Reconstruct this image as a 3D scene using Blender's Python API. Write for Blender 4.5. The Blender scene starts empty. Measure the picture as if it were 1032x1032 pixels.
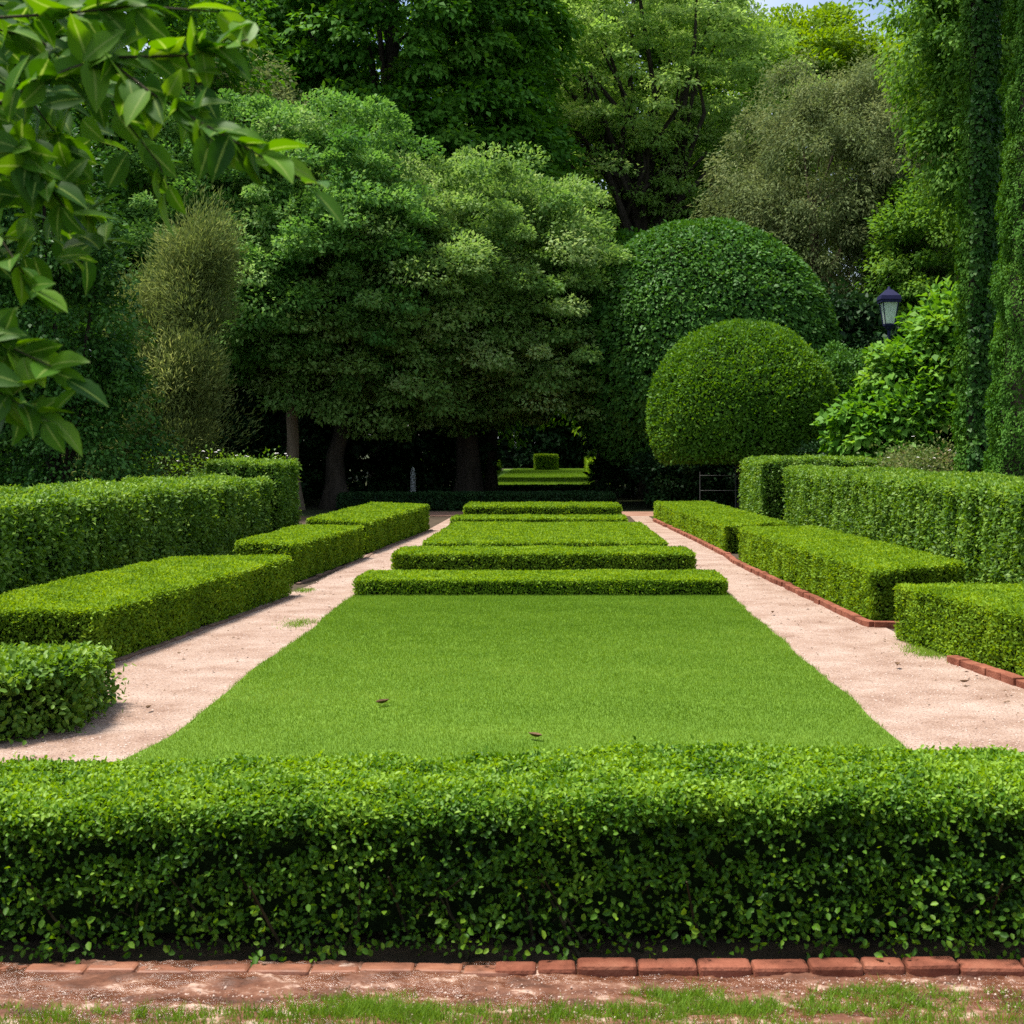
import bpy, math, random
import numpy as np

# ---------------------------------------------------------------- basics
sc = bpy.context.scene
COL = sc.collection
RNG = np.random.default_rng(7)
PI = math.pi


def tag(o, label=None, cat=None, group=None, kind=None):
    if label: o['label'] = label
    if cat: o['category'] = cat
    if group: o['group'] = group
    if kind: o['kind'] = kind
    return o


def thing(name, loc, label, cat, group=None, rz=0.0):
    o = bpy.data.objects.new(name, None)
    COL.objects.link(o)
    o.empty_display_size = 0.2
    o.location = loc
    o.rotation_euler = (0, 0, rz)
    return tag(o, label, cat, group)


def link_mesh(name, me, parent=None):
    o = bpy.data.objects.new(name, me)
    COL.objects.link(o)
    if parent is not None:
        o.parent = parent
    return o


def np_mesh(name, V, F, mat, parent=None, tint=None, smooth=False, origin=None):
    """V (n,3) world coordinates, F (m,k) constant-size faces; tint: one float per face."""
    V = np.asarray(V, np.float32)
    F = np.asarray(F, np.int32)
    if parent is not None:
        V = V - np.array(parent_world(parent), np.float32)
    elif origin is not None:
        V = V - np.array(origin, np.float32)
    m, k = F.shape
    me = bpy.data.meshes.new(name)
    me.vertices.add(len(V))
    me.vertices.foreach_set('co', V.ravel())
    me.loops.add(m * k)
    me.loops.foreach_set('vertex_index', F.ravel())
    me.polygons.add(m)
    me.polygons.foreach_set('loop_start', np.arange(0, m * k, k, dtype=np.int32))
    if smooth:
        me.polygons.foreach_set('use_smooth', np.ones(m, bool))
    if tint is not None:
        a = me.attributes.new('tint', 'FLOAT', 'FACE')
        a.data.foreach_set('value', np.asarray(tint, np.float32))
    me.update(calc_edges=True)
    me.materials.append(mat)
    o = link_mesh(name, me, parent)
    if parent is None and origin is not None:
        o.location = origin
    return o


def parent_world(p):
    v = np.array(p.location, float)
    while p.parent is not None:
        p = p.parent
        v = v + np.array(p.location, float)
    return v


class MB:
    """collects polygons of mixed size, links them as one mesh"""
    def __init__(self): self.v, self.f = [], []
    def add(self, vs, fs):
        b = len(self.v)
        self.v += [tuple(p) for p in vs]
        self.f += [tuple(b + i for i in f) for f in fs]
        return self
    def box(self, c, s, rz=0.0, taper=1.0):
        x, y, z = s[0] / 2, s[1] / 2, s[2] / 2
        ca, sa = math.cos(rz), math.sin(rz)
        vs = []
        for dz in (-z, z):
            t = taper if dz > 0 else 1.0
            for dx, dy in ((-x, -y), (x, -y), (x, y), (-x, y)):
                vs.append((c[0] + (dx * ca - dy * sa) * t, c[1] + (dx * sa + dy * ca) * t, c[2] + dz))
        return self.add(vs, [(3, 2, 1, 0), (4, 5, 6, 7), (0, 1, 5, 4), (1, 2, 6, 5), (2, 3, 7, 6), (3, 0, 4, 7)])
    def frustum(self, c, z0, z1, r0, r1, n=6, rot=0.0, cap=True):
        vs = []
        for z, r in ((z0, r0), (z1, r1)):
            for i in range(n):
                a = rot + 2 * PI * i / n
                vs.append((c[0] + r * math.cos(a), c[1] + r * math.sin(a), z))
        fs = [(i, (i + 1) % n, n + (i + 1) % n, n + i) for i in range(n)]
        if cap: fs += [tuple(range(n - 1, -1, -1)), tuple(range(n, 2 * n))]
        return self.add(vs, fs)
    def tube(self, pts, rad, n=7):
        pts = [np.array(p, float) for p in pts]
        vs, fs = [], []
        up = np.array((0.31, 0.2, 0.93))
        for i, p in enumerate(pts):
            t = pts[min(i + 1, len(pts) - 1)] - pts[max(i - 1, 0)]
            t = t / (np.linalg.norm(t) + 1e-9)
            a = np.cross(t, up if abs(t @ up) < .95 else np.array((1.0, 0, 0)))
            a /= np.linalg.norm(a) + 1e-9
            b = np.cross(t, a)
            for k in range(n):
                q = 2 * PI * k / n
                vs.append(p + rad[i] * (a * math.cos(q) + b * math.sin(q)))
        for i in range(len(pts) - 1):
            for k in range(n):
                k2 = (k + 1) % n
                fs.append((i * n + k, i * n + k2, (i + 1) * n + k2, (i + 1) * n + k))
        fs.append(tuple(range(n)))
        fs.append(tuple(range((len(pts) - 1) * n + n - 1, (len(pts) - 1) * n - 1, -1)))
        return self.add(vs, fs)
    def build(self, name, mat, parent=None, smooth=False, bevel=0.0):
        v = np.array(self.v, float)
        if parent is not None:
            v = v - parent_world(parent)
        me = bpy.data.meshes.new(name)
        me.from_pydata([tuple(p) for p in v], [], self.f)
        me.materials.append(mat)
        if smooth:
            me.polygons.foreach_set('use_smooth', np.ones(len(me.polygons), bool))
        me.update()
        o = link_mesh(name, me, parent)
        if bevel:
            b = o.modifiers.new('bevel', 'BEVEL'); b.width = bevel; b.segments = 2; b.limit_method = 'ANGLE'
        return o


def norm(a):
    return a / (np.linalg.norm(a, axis=-1, keepdims=True) + 1e-9)


def noise3(P, scale, seed=0):
    """cheap smooth pseudo noise in about -1..1"""
    r = np.random.default_rng(1000 + seed)
    out = np.zeros(len(P))
    for k in range(7):
        d = r.normal(size=3)
        d = d / np.linalg.norm(d) * (0.7 + 0.9 * r.random()) * 2 * PI / scale
        out += np.sin(P @ d + r.random() * 6.28)
    return out / 3.2


# ---------------------------------------------------------------- materials
def new_mat(name):
    m = bpy.data.materials.new(name)
    m.use_nodes = True
    nt = m.node_tree
    nt.nodes.clear()
    out = nt.nodes.new('ShaderNodeOutputMaterial')
    return m, nt, out


def ramp(nt, stops):
    r = nt.nodes.new('ShaderNodeValToRGB')
    e = r.color_ramp.elements
    while len(e) < len(stops): e.new(0.5)
    for i, (p, c) in enumerate(stops):
        e[i].position = p
        e[i].color = (c[0], c[1], c[2], 1)
    return r


def leaf_mat(name, dark, mid, light, trans=0.25, rough=0.45, spec=0.4):
    m, nt, out = new_mat(name)
    at = nt.nodes.new('ShaderNodeAttribute'); at.attribute_name = 'tint'
    r = ramp(nt, [(0.0, dark), (0.5, mid), (1.0, light)])
    nt.links.new(at.outputs['Fac'], r.inputs[0])
    p = nt.nodes.new('ShaderNodeBsdfPrincipled')
    p.inputs['Roughness'].default_value = rough
    p.inputs['Specular IOR Level'].default_value = spec
    nt.links.new(r.outputs[0], p.inputs['Base Color'])
    if trans > 0:
        t = nt.nodes.new('ShaderNodeBsdfTranslucent')
        hs = nt.nodes.new('ShaderNodeHueSaturation')
        hs.inputs['Hue'].default_value = 0.485
        hs.inputs['Saturation'].default_value = 1.1
        hs.inputs['Value'].default_value = 1.3
        nt.links.new(r.outputs[0], hs.inputs['Color'])
        nt.links.new(hs.outputs[0], t.inputs['Color'])
        mx = nt.nodes.new('ShaderNodeMixShader')
        mx.inputs[0].default_value = trans
        nt.links.new(p.outputs[0], mx.inputs[1]); nt.links.new(t.outputs[0], mx.inputs[2])
        nt.links.new(mx.outputs[0], out.inputs[0])
    else:
        nt.links.new(p.outputs[0], out.inputs[0])
    return m


def noise_mat(name, stops, scale=5.0, detail=6.0, rough=0.9, bump=0.3, bscale=None, stretch=(1, 1, 1), spec=0.2, bdist=0.01, layer2=None, wet=None):
    m, nt, out = new_mat(name)
    tc = nt.nodes.new('ShaderNodeTexCoord')
    mp = nt.nodes.new('ShaderNodeMapping'); mp.inputs['Scale'].default_value = stretch
    nt.links.new(tc.outputs['Object'], mp.inputs[0])
    n = nt.nodes.new('ShaderNodeTexNoise'); n.inputs['Scale'].default_value = scale
    n.inputs['Detail'].default_value = detail; n.inputs['Roughness'].default_value = 0.65
    nt.links.new(mp.outputs[0], n.inputs[0])
    r = ramp(nt, stops)
    nt.links.new(n.outputs['Fac'], r.inputs[0])
    p = nt.nodes.new('ShaderNodeBsdfPrincipled')
    p.inputs['Roughness'].default_value = rough
    p.inputs['Specular IOR Level'].default_value = spec
    colour = r.outputs[0]
    if layer2:
        n2 = nt.nodes.new('ShaderNodeTexNoise'); n2.inputs['Scale'].default_value = layer2[0]
        n2.inputs['Detail'].default_value = 4
        nt.links.new(mp.outputs[0], n2.inputs[0])
        r2 = ramp(nt, layer2[1])
        nt.links.new(n2.outputs['Fac'], r2.inputs[0])
        mx = nt.nodes.new('ShaderNodeMix'); mx.data_type = 'RGBA'; mx.blend_type = 'MULTIPLY'
        mx.inputs[0].default_value = 1.0
        nt.links.new(colour, mx.inputs[6]); nt.links.new(r2.outputs[0], mx.inputs[7])
        colour = mx.outputs[2]
    nt.links.new(colour, p.inputs['Base Color'])
    if wet:
        n3 = nt.nodes.new('ShaderNodeTexNoise'); n3.inputs['Scale'].default_value = wet[0]
        n3.inputs['Detail'].default_value = 3
        nt.links.new(mp.outputs[0], n3.inputs[0])
        r3 = ramp(nt, [(wet[1], (wet[2],) * 3), (wet[1] + .12, (wet[3],) * 3)])
        nt.links.new(n3.outputs['Fac'], r3.inputs[0])
        nt.links.new(r3.outputs[0], p.inputs['Roughness'])
    if bump:
        nb = nt.nodes.new('ShaderNodeTexNoise'); nb.inputs['Scale'].default_value = bscale or scale * 4
        nb.inputs['Detail'].default_value = 5
        nt.links.new(mp.outputs[0], nb.inputs[0])
        b = nt.nodes.new('ShaderNodeBump'); b.inputs['Strength'].default_value = bump
        b.inputs['Distance'].default_value = bdist
        nt.links.new(nb.outputs['Fac'], b.inputs['Height'])
        nt.links.new(b.outputs[0], p.inputs['Normal'])
    nt.links.new(p.outputs[0], out.inputs[0])
    return m


def plain_mat(name, col, rough=0.5, spec=0.4, metal=0.0, var=0.12):
    c0 = tuple(x * (1 - var) for x in col); c1 = tuple(min(1, x * (1 + var)) for x in col)
    m = noise_mat(name, [(0.3, c0), (0.7, c1)], scale=9, rough=rough, bump=0.05, spec=spec)
    m.node_tree.nodes['Principled BSDF'].inputs['Metallic'].default_value = metal
    return m


# leaf colours: dark / mid / light of each leaf
M = {}
M['front'] = leaf_mat('front_hedge_leaf', (.022, .075, .005), (.080, .200, .010), (.235, .390, .030), .36, .5, .25)
M['box'] = leaf_mat('box_leaf', (.088, .175, .010), (.170, .300, .018), (.270, .400, .030), .38, .6, .12)
M['privet'] = leaf_mat('privet_leaf', (.050, .130, .012), (.120, .240, .022), (.240, .375, .055), .34, .5, .25)
M['laurel'] = leaf_mat('laurel_leaf', (.028, .095, .014), (.058, .165, .020), (.110, .240, .036), .25, .55, .18)
M['topiary'] = leaf_mat('topiary_leaf', (.048, .130, .012), (.100, .225, .020), (.185, .325, .034), .32, .55, .18)
M['lime'] = leaf_mat('lime_leaf', (.085, .195, .036), (.180, .315, .070), (.350, .455, .180), .44, .6, .15)
M['chestnut'] = leaf_mat('chestnut_leaf', (.040, .140, .014), (.085, .230, .024), (.150, .310, .040), .38, .6, .12)
M['light'] = leaf_mat('light_leaf', (.155, .295, .052), (.265, .430, .100), (.390, .515, .185), .52, .6, .12)
M['bright'] = leaf_mat('bright_leaf', (.110, .220, .014), (.190, .320, .022), (.260, .390, .040), .4, .55, .2)
M['olive'] = leaf_mat('olive_leaf', (.090, .135, .044), (.160, .210, .074), (.270, .310, .130), .34, .65, .1)
M['feather'] = leaf_mat('feathery_leaf', (.080, .125, .034), (.160, .220, .058), (.330, .380, .125), .38, .65, .12)
M['broad'] = leaf_mat('broad_leaf', (.055, .165, .016), (.120, .285, .030), (.220, .390, .055), .4, .55, .2)
M['ivy'] = leaf_mat('ivy_leaf', (.022, .085, .012), (.050, .150, .020), (.105, .220, .034), .25, .5, .22)
M['moss'] = leaf_mat('moss_leaf', (.032, .110, .010), (.060, .165, .016), (.110, .235, .026), .25, .6, .1)
M['deep'] = leaf_mat('evergreen_shade_leaf', (.010, .036, .010), (.018, .058, .014), (.034, .085, .020), .15, .55, .2)  # dark leaf of the evergreens, reused as painted shade on the shaded hedges
M['hang'] = leaf_mat('drooping_leaf', (.060, .165, .018), (.125, .265, .034), (.220, .370, .062), .42, .6, .12)
M['linden'] = leaf_mat('linden_leaf', (.060, .172, .030), (.132, .292, .055), (.280, .430, .145), .44, .6, .15)
M['wood'] = leaf_mat('woodland_leaf', (.085, .200, .020), (.160, .300, .036), (.250, .400, .060), .42, .6, .12)
M['spray'] = leaf_mat('foreground_leaf', (.026, .095, .008), (.080, .210, .012), (.180, .350, .024), .48, .5, .2)
M['grass'] = leaf_mat('grass_blade', (.115, .215, .020), (.175, .300, .032), (.250, .360, .054), .35, .6, .12)
M['rose'] = leaf_mat('rose_leaf', (.07, .13, .02), (.14, .18, .05), (.24, .19, .09), .3, .55, .2)
M['petal'] = plain_mat('white_petal', (.75, .73, .70), .6, .2)
M['bark'] = noise_mat('bark', [(.3, (.07, .052, .032)), (.7, (.21, .16, .11))], 6, rough=.95, bump=.8, bscale=18, stretch=(1, 1, .25), bdist=.03)
M['bark_dark'] = noise_mat('dark_bark', [(.3, (.02, .016, .012)), (.7, (.06, .048, .036))], 6, rough=.95, bump=.7, bscale=18, stretch=(1, 1, .25), bdist=.03)
M['twig'] = noise_mat('twig', [(.3, (.022, .020, .009)), (.7, (.06, .05, .026))], 20, rough=.9, bump=.4)
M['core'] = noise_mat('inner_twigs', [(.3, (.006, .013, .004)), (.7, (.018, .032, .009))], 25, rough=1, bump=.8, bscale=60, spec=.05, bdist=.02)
M['soil'] = noise_mat('soil', [(.3, (.035, .025, .016)), (.55, (.07, .05, .032)), (.75, (.11, .08, .05))], 3.0, rough=.95, bump=.6, bscale=20)
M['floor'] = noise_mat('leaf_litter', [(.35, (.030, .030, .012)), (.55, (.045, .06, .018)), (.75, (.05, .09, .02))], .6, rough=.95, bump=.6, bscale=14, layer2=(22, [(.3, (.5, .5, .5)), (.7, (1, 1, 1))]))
M['lawn'] = noise_mat('lawn_ground', [(.3, (.085, .165, .018)), (.7, (.125, .215, .026))], 1.2, rough=.95, bump=.5, bscale=120, spec=.1)
M['gravel'] = noise_mat('pink_gravel', [(.25, (.19, .108, .074)), (.46, (.325, .222, .170)), (.72, (.45, .345, .285))], 2.2, detail=9, rough=.92, bump=.7, bscale=70, bdist=.012, layer2=(75, [(.30, (.42, .36, .32)), (.50, (1, 1, 1)), (.72, (1.0, 1.0, 1.0))]))
M['redsand'] = noise_mat('red_sand', [(.3, (.20, .10, .065)), (.7, (.36, .21, .15))], 2.2, detail=8, rough=.95, bump=.5, bscale=70)
M['wetdirt'] = noise_mat('wet_red_dirt', [(.36, (.060, .022, .011)), (.49, (.13, .050, .027)), (.57, (.20, .092, .056)), (.62, (.42, .275, .21)), (.76, (.54, .41, .34))], 7.0, detail=12, rough=.5, bump=.9, bscale=80, stretch=(.8, 1.7, 1), spec=.35, bdist=.008, wet=(5.0, .50, .20, .9))
M['slab'] = noise_mat('pale_stone', [(.3, (.42, .30, .24)), (.7, (.66, .53, .45))], 9, rough=.7, bump=.5, bscale=50)
M['brick'] = noise_mat('terracotta_brick', [(.25, (.13, .040, .024)), (.5, (.26, .088, .052)), (.8, (.38, .16, .10))], 9, detail=8, rough=.85, bump=.6, bscale=60, layer2=(3, [(.35, (.6, .55, .5)), (.6, (1, 1, 1))]))
M['dulledge'] = noise_mat('weathered_edging', [(.3, (.09, .055, .04)), (.7, (.22, .14, .10))], 9, detail=8, rough=.9, bump=.5, bscale=60)
M['mud'] = noise_mat('mud_covered_brick', [(.3, (.12, .042, .022)), (.55, (.24, .090, .048)), (.8, (.36, .17, .10))], 14, detail=7, rough=.6, bump=.5, bscale=40, stretch=(.5, 1, 1), spec=.5)
M['dry'] = noise_mat('dry_leaf', [(.3, (.07, .04, .02)), (.7, (.18, .10, .05))], 30, rough=.8, bump=.2)
M['post'] = plain_mat('pale_post_paint', (.62, .66, .72), .5)
M['iron'] = plain_mat('blue_black_iron', (.012, .013, .05), .65, .15)
M['railpaint'] = plain_mat('dull_metal', (.07, .075, .075), .6, .3)


def glass_mat():
    m, nt, out = new_mat('frosted_lamp_glass')
    p = nt.nodes.new('ShaderNodeBsdfPrincipled')
    p.inputs['Base Color'].default_value = (.78, .86, .80, 1)
    p.inputs['Roughness'].default_value = .25
    t = nt.nodes.new('ShaderNodeBsdfTranslucent'); t.inputs['Color'].default_value = (.75, .85, .78, 1)
    mx = nt.nodes.new('ShaderNodeMixShader'); mx.inputs[0].default_value = .55
    nt.links.new(p.outputs[0], mx.inputs[1]); nt.links.new(t.outputs[0], mx.inputs[2]); nt.links.new(mx.outputs[0], out.inputs[0])
    return m
M['lampglass'] = glass_mat()


def add_midrib(m):
    nt = m.node_tree
    r = [n for n in nt.nodes if n.type == 'VALTORGB'][0]
    at = nt.nodes.new('ShaderNodeAttribute'); at.attribute_name = 'rib'
    rr = ramp(nt, [(.86, (0, 0, 0)), (.97, (1, 1, 1))])
    nt.links.new(at.outputs['Fac'], rr.inputs[0])
    mx = nt.nodes.new('ShaderNodeMix'); mx.data_type = 'RGBA'
    nt.links.new(rr.outputs[0], mx.inputs[0]); nt.links.new(r.outputs[0], mx.inputs[6])
    mx.inputs[7].default_value = (.26, .38, .08, 1)
    for l in list(r.outputs[0].links):
        if l.to_node.name != mx.name: nt.links.new(mx.outputs[2], l.to_socket)
add_midrib(M['spray'])


# ---------------------------------------------------------------- leaves
def leaves(name, P, A, N, L, W, mat, parent, tint, fold=.18, kind=None, origin=None):
    """one folded rhombus per leaf: P base, A axis, N facing, L length, W width"""
    n = len(P)
    A = norm(A)
    N = N - (N * A).sum(1, keepdims=True) * A
    N = norm(N)
    S = np.cross(A, N)
    L = np.broadcast_to(np.asarray(L, float), (n,))[:, None]
    W = np.broadcast_to(np.asarray(W, float), (n,))[:, None]
    V = np.empty((n, 4, 3), np.float32)
    V[:, 0] = P
    V[:, 1] = P + A * L * .48 + S * W * .5 + N * W * fold
    V[:, 2] = P + A * L - N * L * .08
    V[:, 3] = P + A * L * .48 - S * W * .5 + N * W * fold
    F = np.arange(n * 4, dtype=np.int32).reshape(n, 4)
    return np_mesh(name, V.reshape(-1, 3), F, mat, parent, np.clip(tint, 0, 1), origin=origin)


def round_leaves(name, P, A, N, L, W, mat, parent, tint, fold=.12):
    """oval pointed leaf: two quads meeting at the midrib"""
    n = len(P)
    A = norm(A); N = norm(N - (N * A).sum(1, keepdims=True) * A); S = np.cross(A, N)
    L = np.broadcast_to(np.asarray(L, float), (n,))[:, None]; W = np.broadcast_to(np.asarray(W, float), (n,))[:, None]
    V = np.empty((n, 6, 3), np.float32)
    V[:, 0] = P; V[:, 3] = P + A * L - N * L * .10
    for i, j, u, w in ((1, 5, .30, .46), (2, 4, .72, .40)):
        V[:, i] = P + A * L * u + S * W * w + N * W * fold
        V[:, j] = P + A * L * u - S * W * w + N * W * fold
    F = (np.arange(n)[:, None, None] * 6 + np.array([(0, 1, 2, 3), (0, 3, 4, 5)])[None]).reshape(-1, 4)
    return np_mesh(name, V.reshape(-1, 3), F, mat, parent, np.repeat(np.clip(tint, 0, 1), 2))


def seg_dist(P, a, b):
    d = b - a
    n = np.array((d[1], -d[0])) / np.linalg.norm(d)          # outward for a counter-clockwise outline
    return -((P - a) @ n)


def hedge_points(C, H, n_target, r, rng, z0=0.0, vary=(1, 1)):
    """points and outward normals on a rounded block: C four ground corners counter-clockwise, H their heights"""
    C = np.array(C, float); H = np.array(H, float)
    tri = lambda a, b, c: abs((b[0]-a[0])*(c[1]-a[1]) - (b[1]-a[1])*(c[0]-a[0])) / 2
    a_top = tri(C[0], C[1], C[2]) + tri(C[0], C[2], C[3])
    sides = []
    for i in range(4):
        j = (i + 1) % 4
        ln = np.linalg.norm(C[j] - C[i])
        sides.append(ln * (H[i] + H[j]) / 2 * vary[1])
    tot = a_top + sum(sides)
    out_p, out_n = [], []
    k = int(n_target * a_top / tot)
    u, v = rng.random(k), rng.random(k)
    w = np.stack([(1-u)*(1-v), u*(1-v), u*v, (1-u)*v], 1)
    XY = w @ C; h = w @ H
    e = np.stack([seg_dist(XY, C[i], C[(i+1) % 4]) for i in range(4)], 1).min(1)
    q = np.clip(1 - e / r, 0, 1)
    z = h - r * (1 - np.sqrt(np.clip(1 - q**2, 0, 1))) * .8
    ei = np.stack([seg_dist(XY, C[i], C[(i+1) % 4]) for i in range(4)], 1).argmin(1)
    on = np.array([((C[(i+1) % 4]-C[i])[1], -(C[(i+1) % 4]-C[i])[0]) for i in range(4)])
    on = on / np.linalg.norm(on, axis=1, keepdims=True)
    nn = np.concatenate([on[ei] * q[:, None], np.ones((k, 1))], 1)
    out_p.append(np.concatenate([XY, z[:, None]], 1)); out_n.append(norm(nn))
    for i in range(4):
        j = (i + 1) % 4
        k = int(n_target * sides[i] / tot)
        t = rng.random(k); s = rng.random(k)
        h = H[i] * (1-t) + H[j] * t
        z = z0 + s * (h - z0)
        q = np.clip(1 - (h - z) / r, 0, 1)
        inn = r * (1 - np.sqrt(np.clip(1 - q**2, 0, 1))) * .8
        XY = C[i] * (1-t)[:, None] + C[j] * t[:, None] - on[i] * inn[:, None]
        nn = np.concatenate([np.repeat(on[i][None], k, 0), q[:, None]], 1)
        out_p.append(np.concatenate([XY, z[:, None]], 1)); out_n.append(norm(nn))
    return np.concatenate(out_p), np.concatenate(out_n), tot


HSEED = [0]


def hedge(name, label, C, H, leaf, mat, cat='hedge', group=None, cover=2.6, r=.07, rough=.02, lump=.02, sprig=.02,
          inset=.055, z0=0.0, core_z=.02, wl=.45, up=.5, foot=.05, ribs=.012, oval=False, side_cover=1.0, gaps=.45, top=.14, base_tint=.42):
    HSEED[0] += 1
    rng = np.random.default_rng(HSEED[0])
    C = np.array(C, float); H = np.array(H if np.ndim(H) else [H] * 4, float)
    base = C.mean(0)
    t = thing(name, (base[0], base[1], 0), label, cat, group)
    W = leaf * .55
    _, _, tot = hedge_points(C, H, 50, r, rng, z0)
    n = int(cover * tot / (.5 * leaf * W))
    P, N, _ = hedge_points(C, H, n, r, rng, z0)
    n = len(P)
    bump = noise3(P, 1.1, HSEED[0]) * lump + noise3(P, .28, HSEED[0] + 50) * lump * .6
    dep = -np.abs(rng.normal(size=n)) * rough
    sp = rng.random(n) < .06
    dep[sp] += rng.random(sp.sum()) * sprig
    side_ = 1 - np.clip(N[:, 2], 0, 1)
    dep = dep * (.5 + 1.3 * side_)
    rp = P * (1, 1, .12)
    bump = bump + side_ * noise3(rp, .42, HSEED[0] + 70) * ribs
    keep = (rng.random(n) < 1 - side_ * (1 - side_cover) - side_ * gaps * np.clip(noise3(P, leaf * 5, HSEED[0] + 31) + .25, 0, 1)) & (rng.random(n) < np.clip((P[:, 2] - z0 + .01) / (foot + 1e-6), 0, 1) ** .8 + .12 * (noise3(P, .25, HSEED[0] + 21) > .1)) | (N[:, 2] > .5)
    P, N, bump, dep, sp = P[keep], N[keep], bump[keep], dep[keep], sp[keep]; n = len(P)
    P = P + N * (bump + dep)[:, None]
    P[:, 2] = np.maximum(P[:, 2], .01)
    A = N * .30 + np.array((0, 0, up)) * (1 - N[:, 2:3] * .9) + rng.normal(size=(n, 3)) * .6
    NN = N * .8 + np.array((0, 0, .6)) + rng.normal(size=(n, 3)) * .40
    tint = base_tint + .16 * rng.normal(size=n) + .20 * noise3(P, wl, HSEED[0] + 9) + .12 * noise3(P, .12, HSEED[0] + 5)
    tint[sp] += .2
    tint += top * np.clip(N[:, 2], 0, 1)                 # pale fresh shoots, plus light from above painted into the clipped tops
    L = leaf * (.75 + .5 * rng.random(n))
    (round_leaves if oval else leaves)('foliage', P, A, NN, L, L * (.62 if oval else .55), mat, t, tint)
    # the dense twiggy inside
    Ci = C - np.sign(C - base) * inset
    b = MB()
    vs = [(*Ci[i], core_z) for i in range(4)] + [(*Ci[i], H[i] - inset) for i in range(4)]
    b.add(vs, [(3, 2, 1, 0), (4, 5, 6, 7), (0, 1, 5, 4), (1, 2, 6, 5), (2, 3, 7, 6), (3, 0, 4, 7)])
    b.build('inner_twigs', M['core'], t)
    return t


def slab_outline(name, pts, z, mat, kind='structure', label=None, cat=None):
    me = bpy.data.meshes.new(name)
    me.from_pydata([(x, y, z) for x, y in pts], [], [tuple(range(len(pts)))])
    me.materials.append(mat)
    o = link_mesh(name, me)
    tag(o, label, cat, kind=kind)
    return o


# ---------------------------------------------------------------- ground, lawn, paths
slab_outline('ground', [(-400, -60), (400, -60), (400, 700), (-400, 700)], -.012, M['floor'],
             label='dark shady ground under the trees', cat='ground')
slab_outline('soil_bed', [(-9, 3.2), (9, 3.2), (9, 31), (-9, 31)], -.006, M['soil'], label='brown soil under the hedges', cat='soil')
lx, rx = -2.11, 1.86
# gravel paths either side of the lawn
path_l = [(-3.9, 5.2), (-2.0, 5.2), (-2.0, 31.0), (-2.25, 31.0), (-2.36, 25.8), (-2.72, 20.0), (-2.74, 16.0), (-2.86, 14.8), (-3.30, 10.0), (-3.40, 8.6), (-3.55, 7.6)]
path_r = [(1.7, 5.2), (3.7, 5.2), (3.25, 8.0), (3.08, 9.0), (2.92, 11.4), (2.90, 12.1), (2.62, 16), (2.5, 19), (2.42, 21), (2.12, 29.5), (2.12, 31.0), (1.7, 31.0)]
pl = slab_outline('gravel_path', path_l, .002, M['gravel'], label='pale pink gravel path left of the lawn', cat='path')
pr = slab_outline('gravel_path', path_r, .002, M['gravel'], label='pale pink gravel path right of the lawn', cat='path')
slab_outline('cross_path', [(-3.6, 31.0), (3.4, 31.0), (3.4, 33.2), (-3.6, 33.2)], .0, M['redsand'], label='reddish cross path in front of the dark hedge', cat='path')
gx, gy = np.meshgrid(np.linspace(-3.2, 3.2, 640), np.linspace(3.3, 4.24, 110))
gp = np.stack([gx.ravel(), gy.ravel(), np.zeros(gx.size)], 1)
gz = .016 * np.clip((gp[:, 1] - 4.04) / .10, 0, 1) * np.clip(.5 - gp[:, 0], 0, 1) + noise3(gp * (1, 2, 1), .30, 401) * .005 + noise3(gp * (1, 1.6, 1), .085, 402) * .0035 + noise3(gp, .03, 403) * .0022 + RNG.normal(size=len(gp)) * .0009
gp[:, 2] = gz + .004
ii = (np.arange(109)[:, None] * 640 + np.arange(639)[None]).ravel()
tag(np_mesh('red_dirt', gp, np.stack([ii, ii + 1, ii + 641, ii + 640], 1), M['wetdirt'], None, smooth=True), 'wet red dirt strip in front of the kerb', 'dirt', kind='structure')

lawn_pts = []
for y in np.linspace(5.2, 14.9, 60):
    lawn_pts.append((rx + .012 * math.sin(y * 2.3) + .008 * math.sin(y * 5.1 + 1), y))
for y in np.linspace(14.9, 5.2, 60):
    lawn_pts.append((lx + .020 * math.sin(y * 1.7 + .4) + .006 * math.sin(y * 4.3) - (.10 if y < 7.6 else 0) * (7.6 - y) / 1.0, y))
slab_outline('lawn', lawn_pts, .006, M['lawn'], label='smooth mown green lawn between the gravel paths', cat='lawn')


def in_poly(X, Y, poly):
    c = np.zeros(len(X), bool)
    j = len(poly) - 1
    for i in range(len(poly)):
        xi, yi = poly[i]; xj, yj = poly[j]
        c ^= ((yi > Y) != (yj > Y)) & (X < (xj - xi) * (Y - yi) / (yj - yi + 1e-12) + xi)
        j = i
    return c


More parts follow.
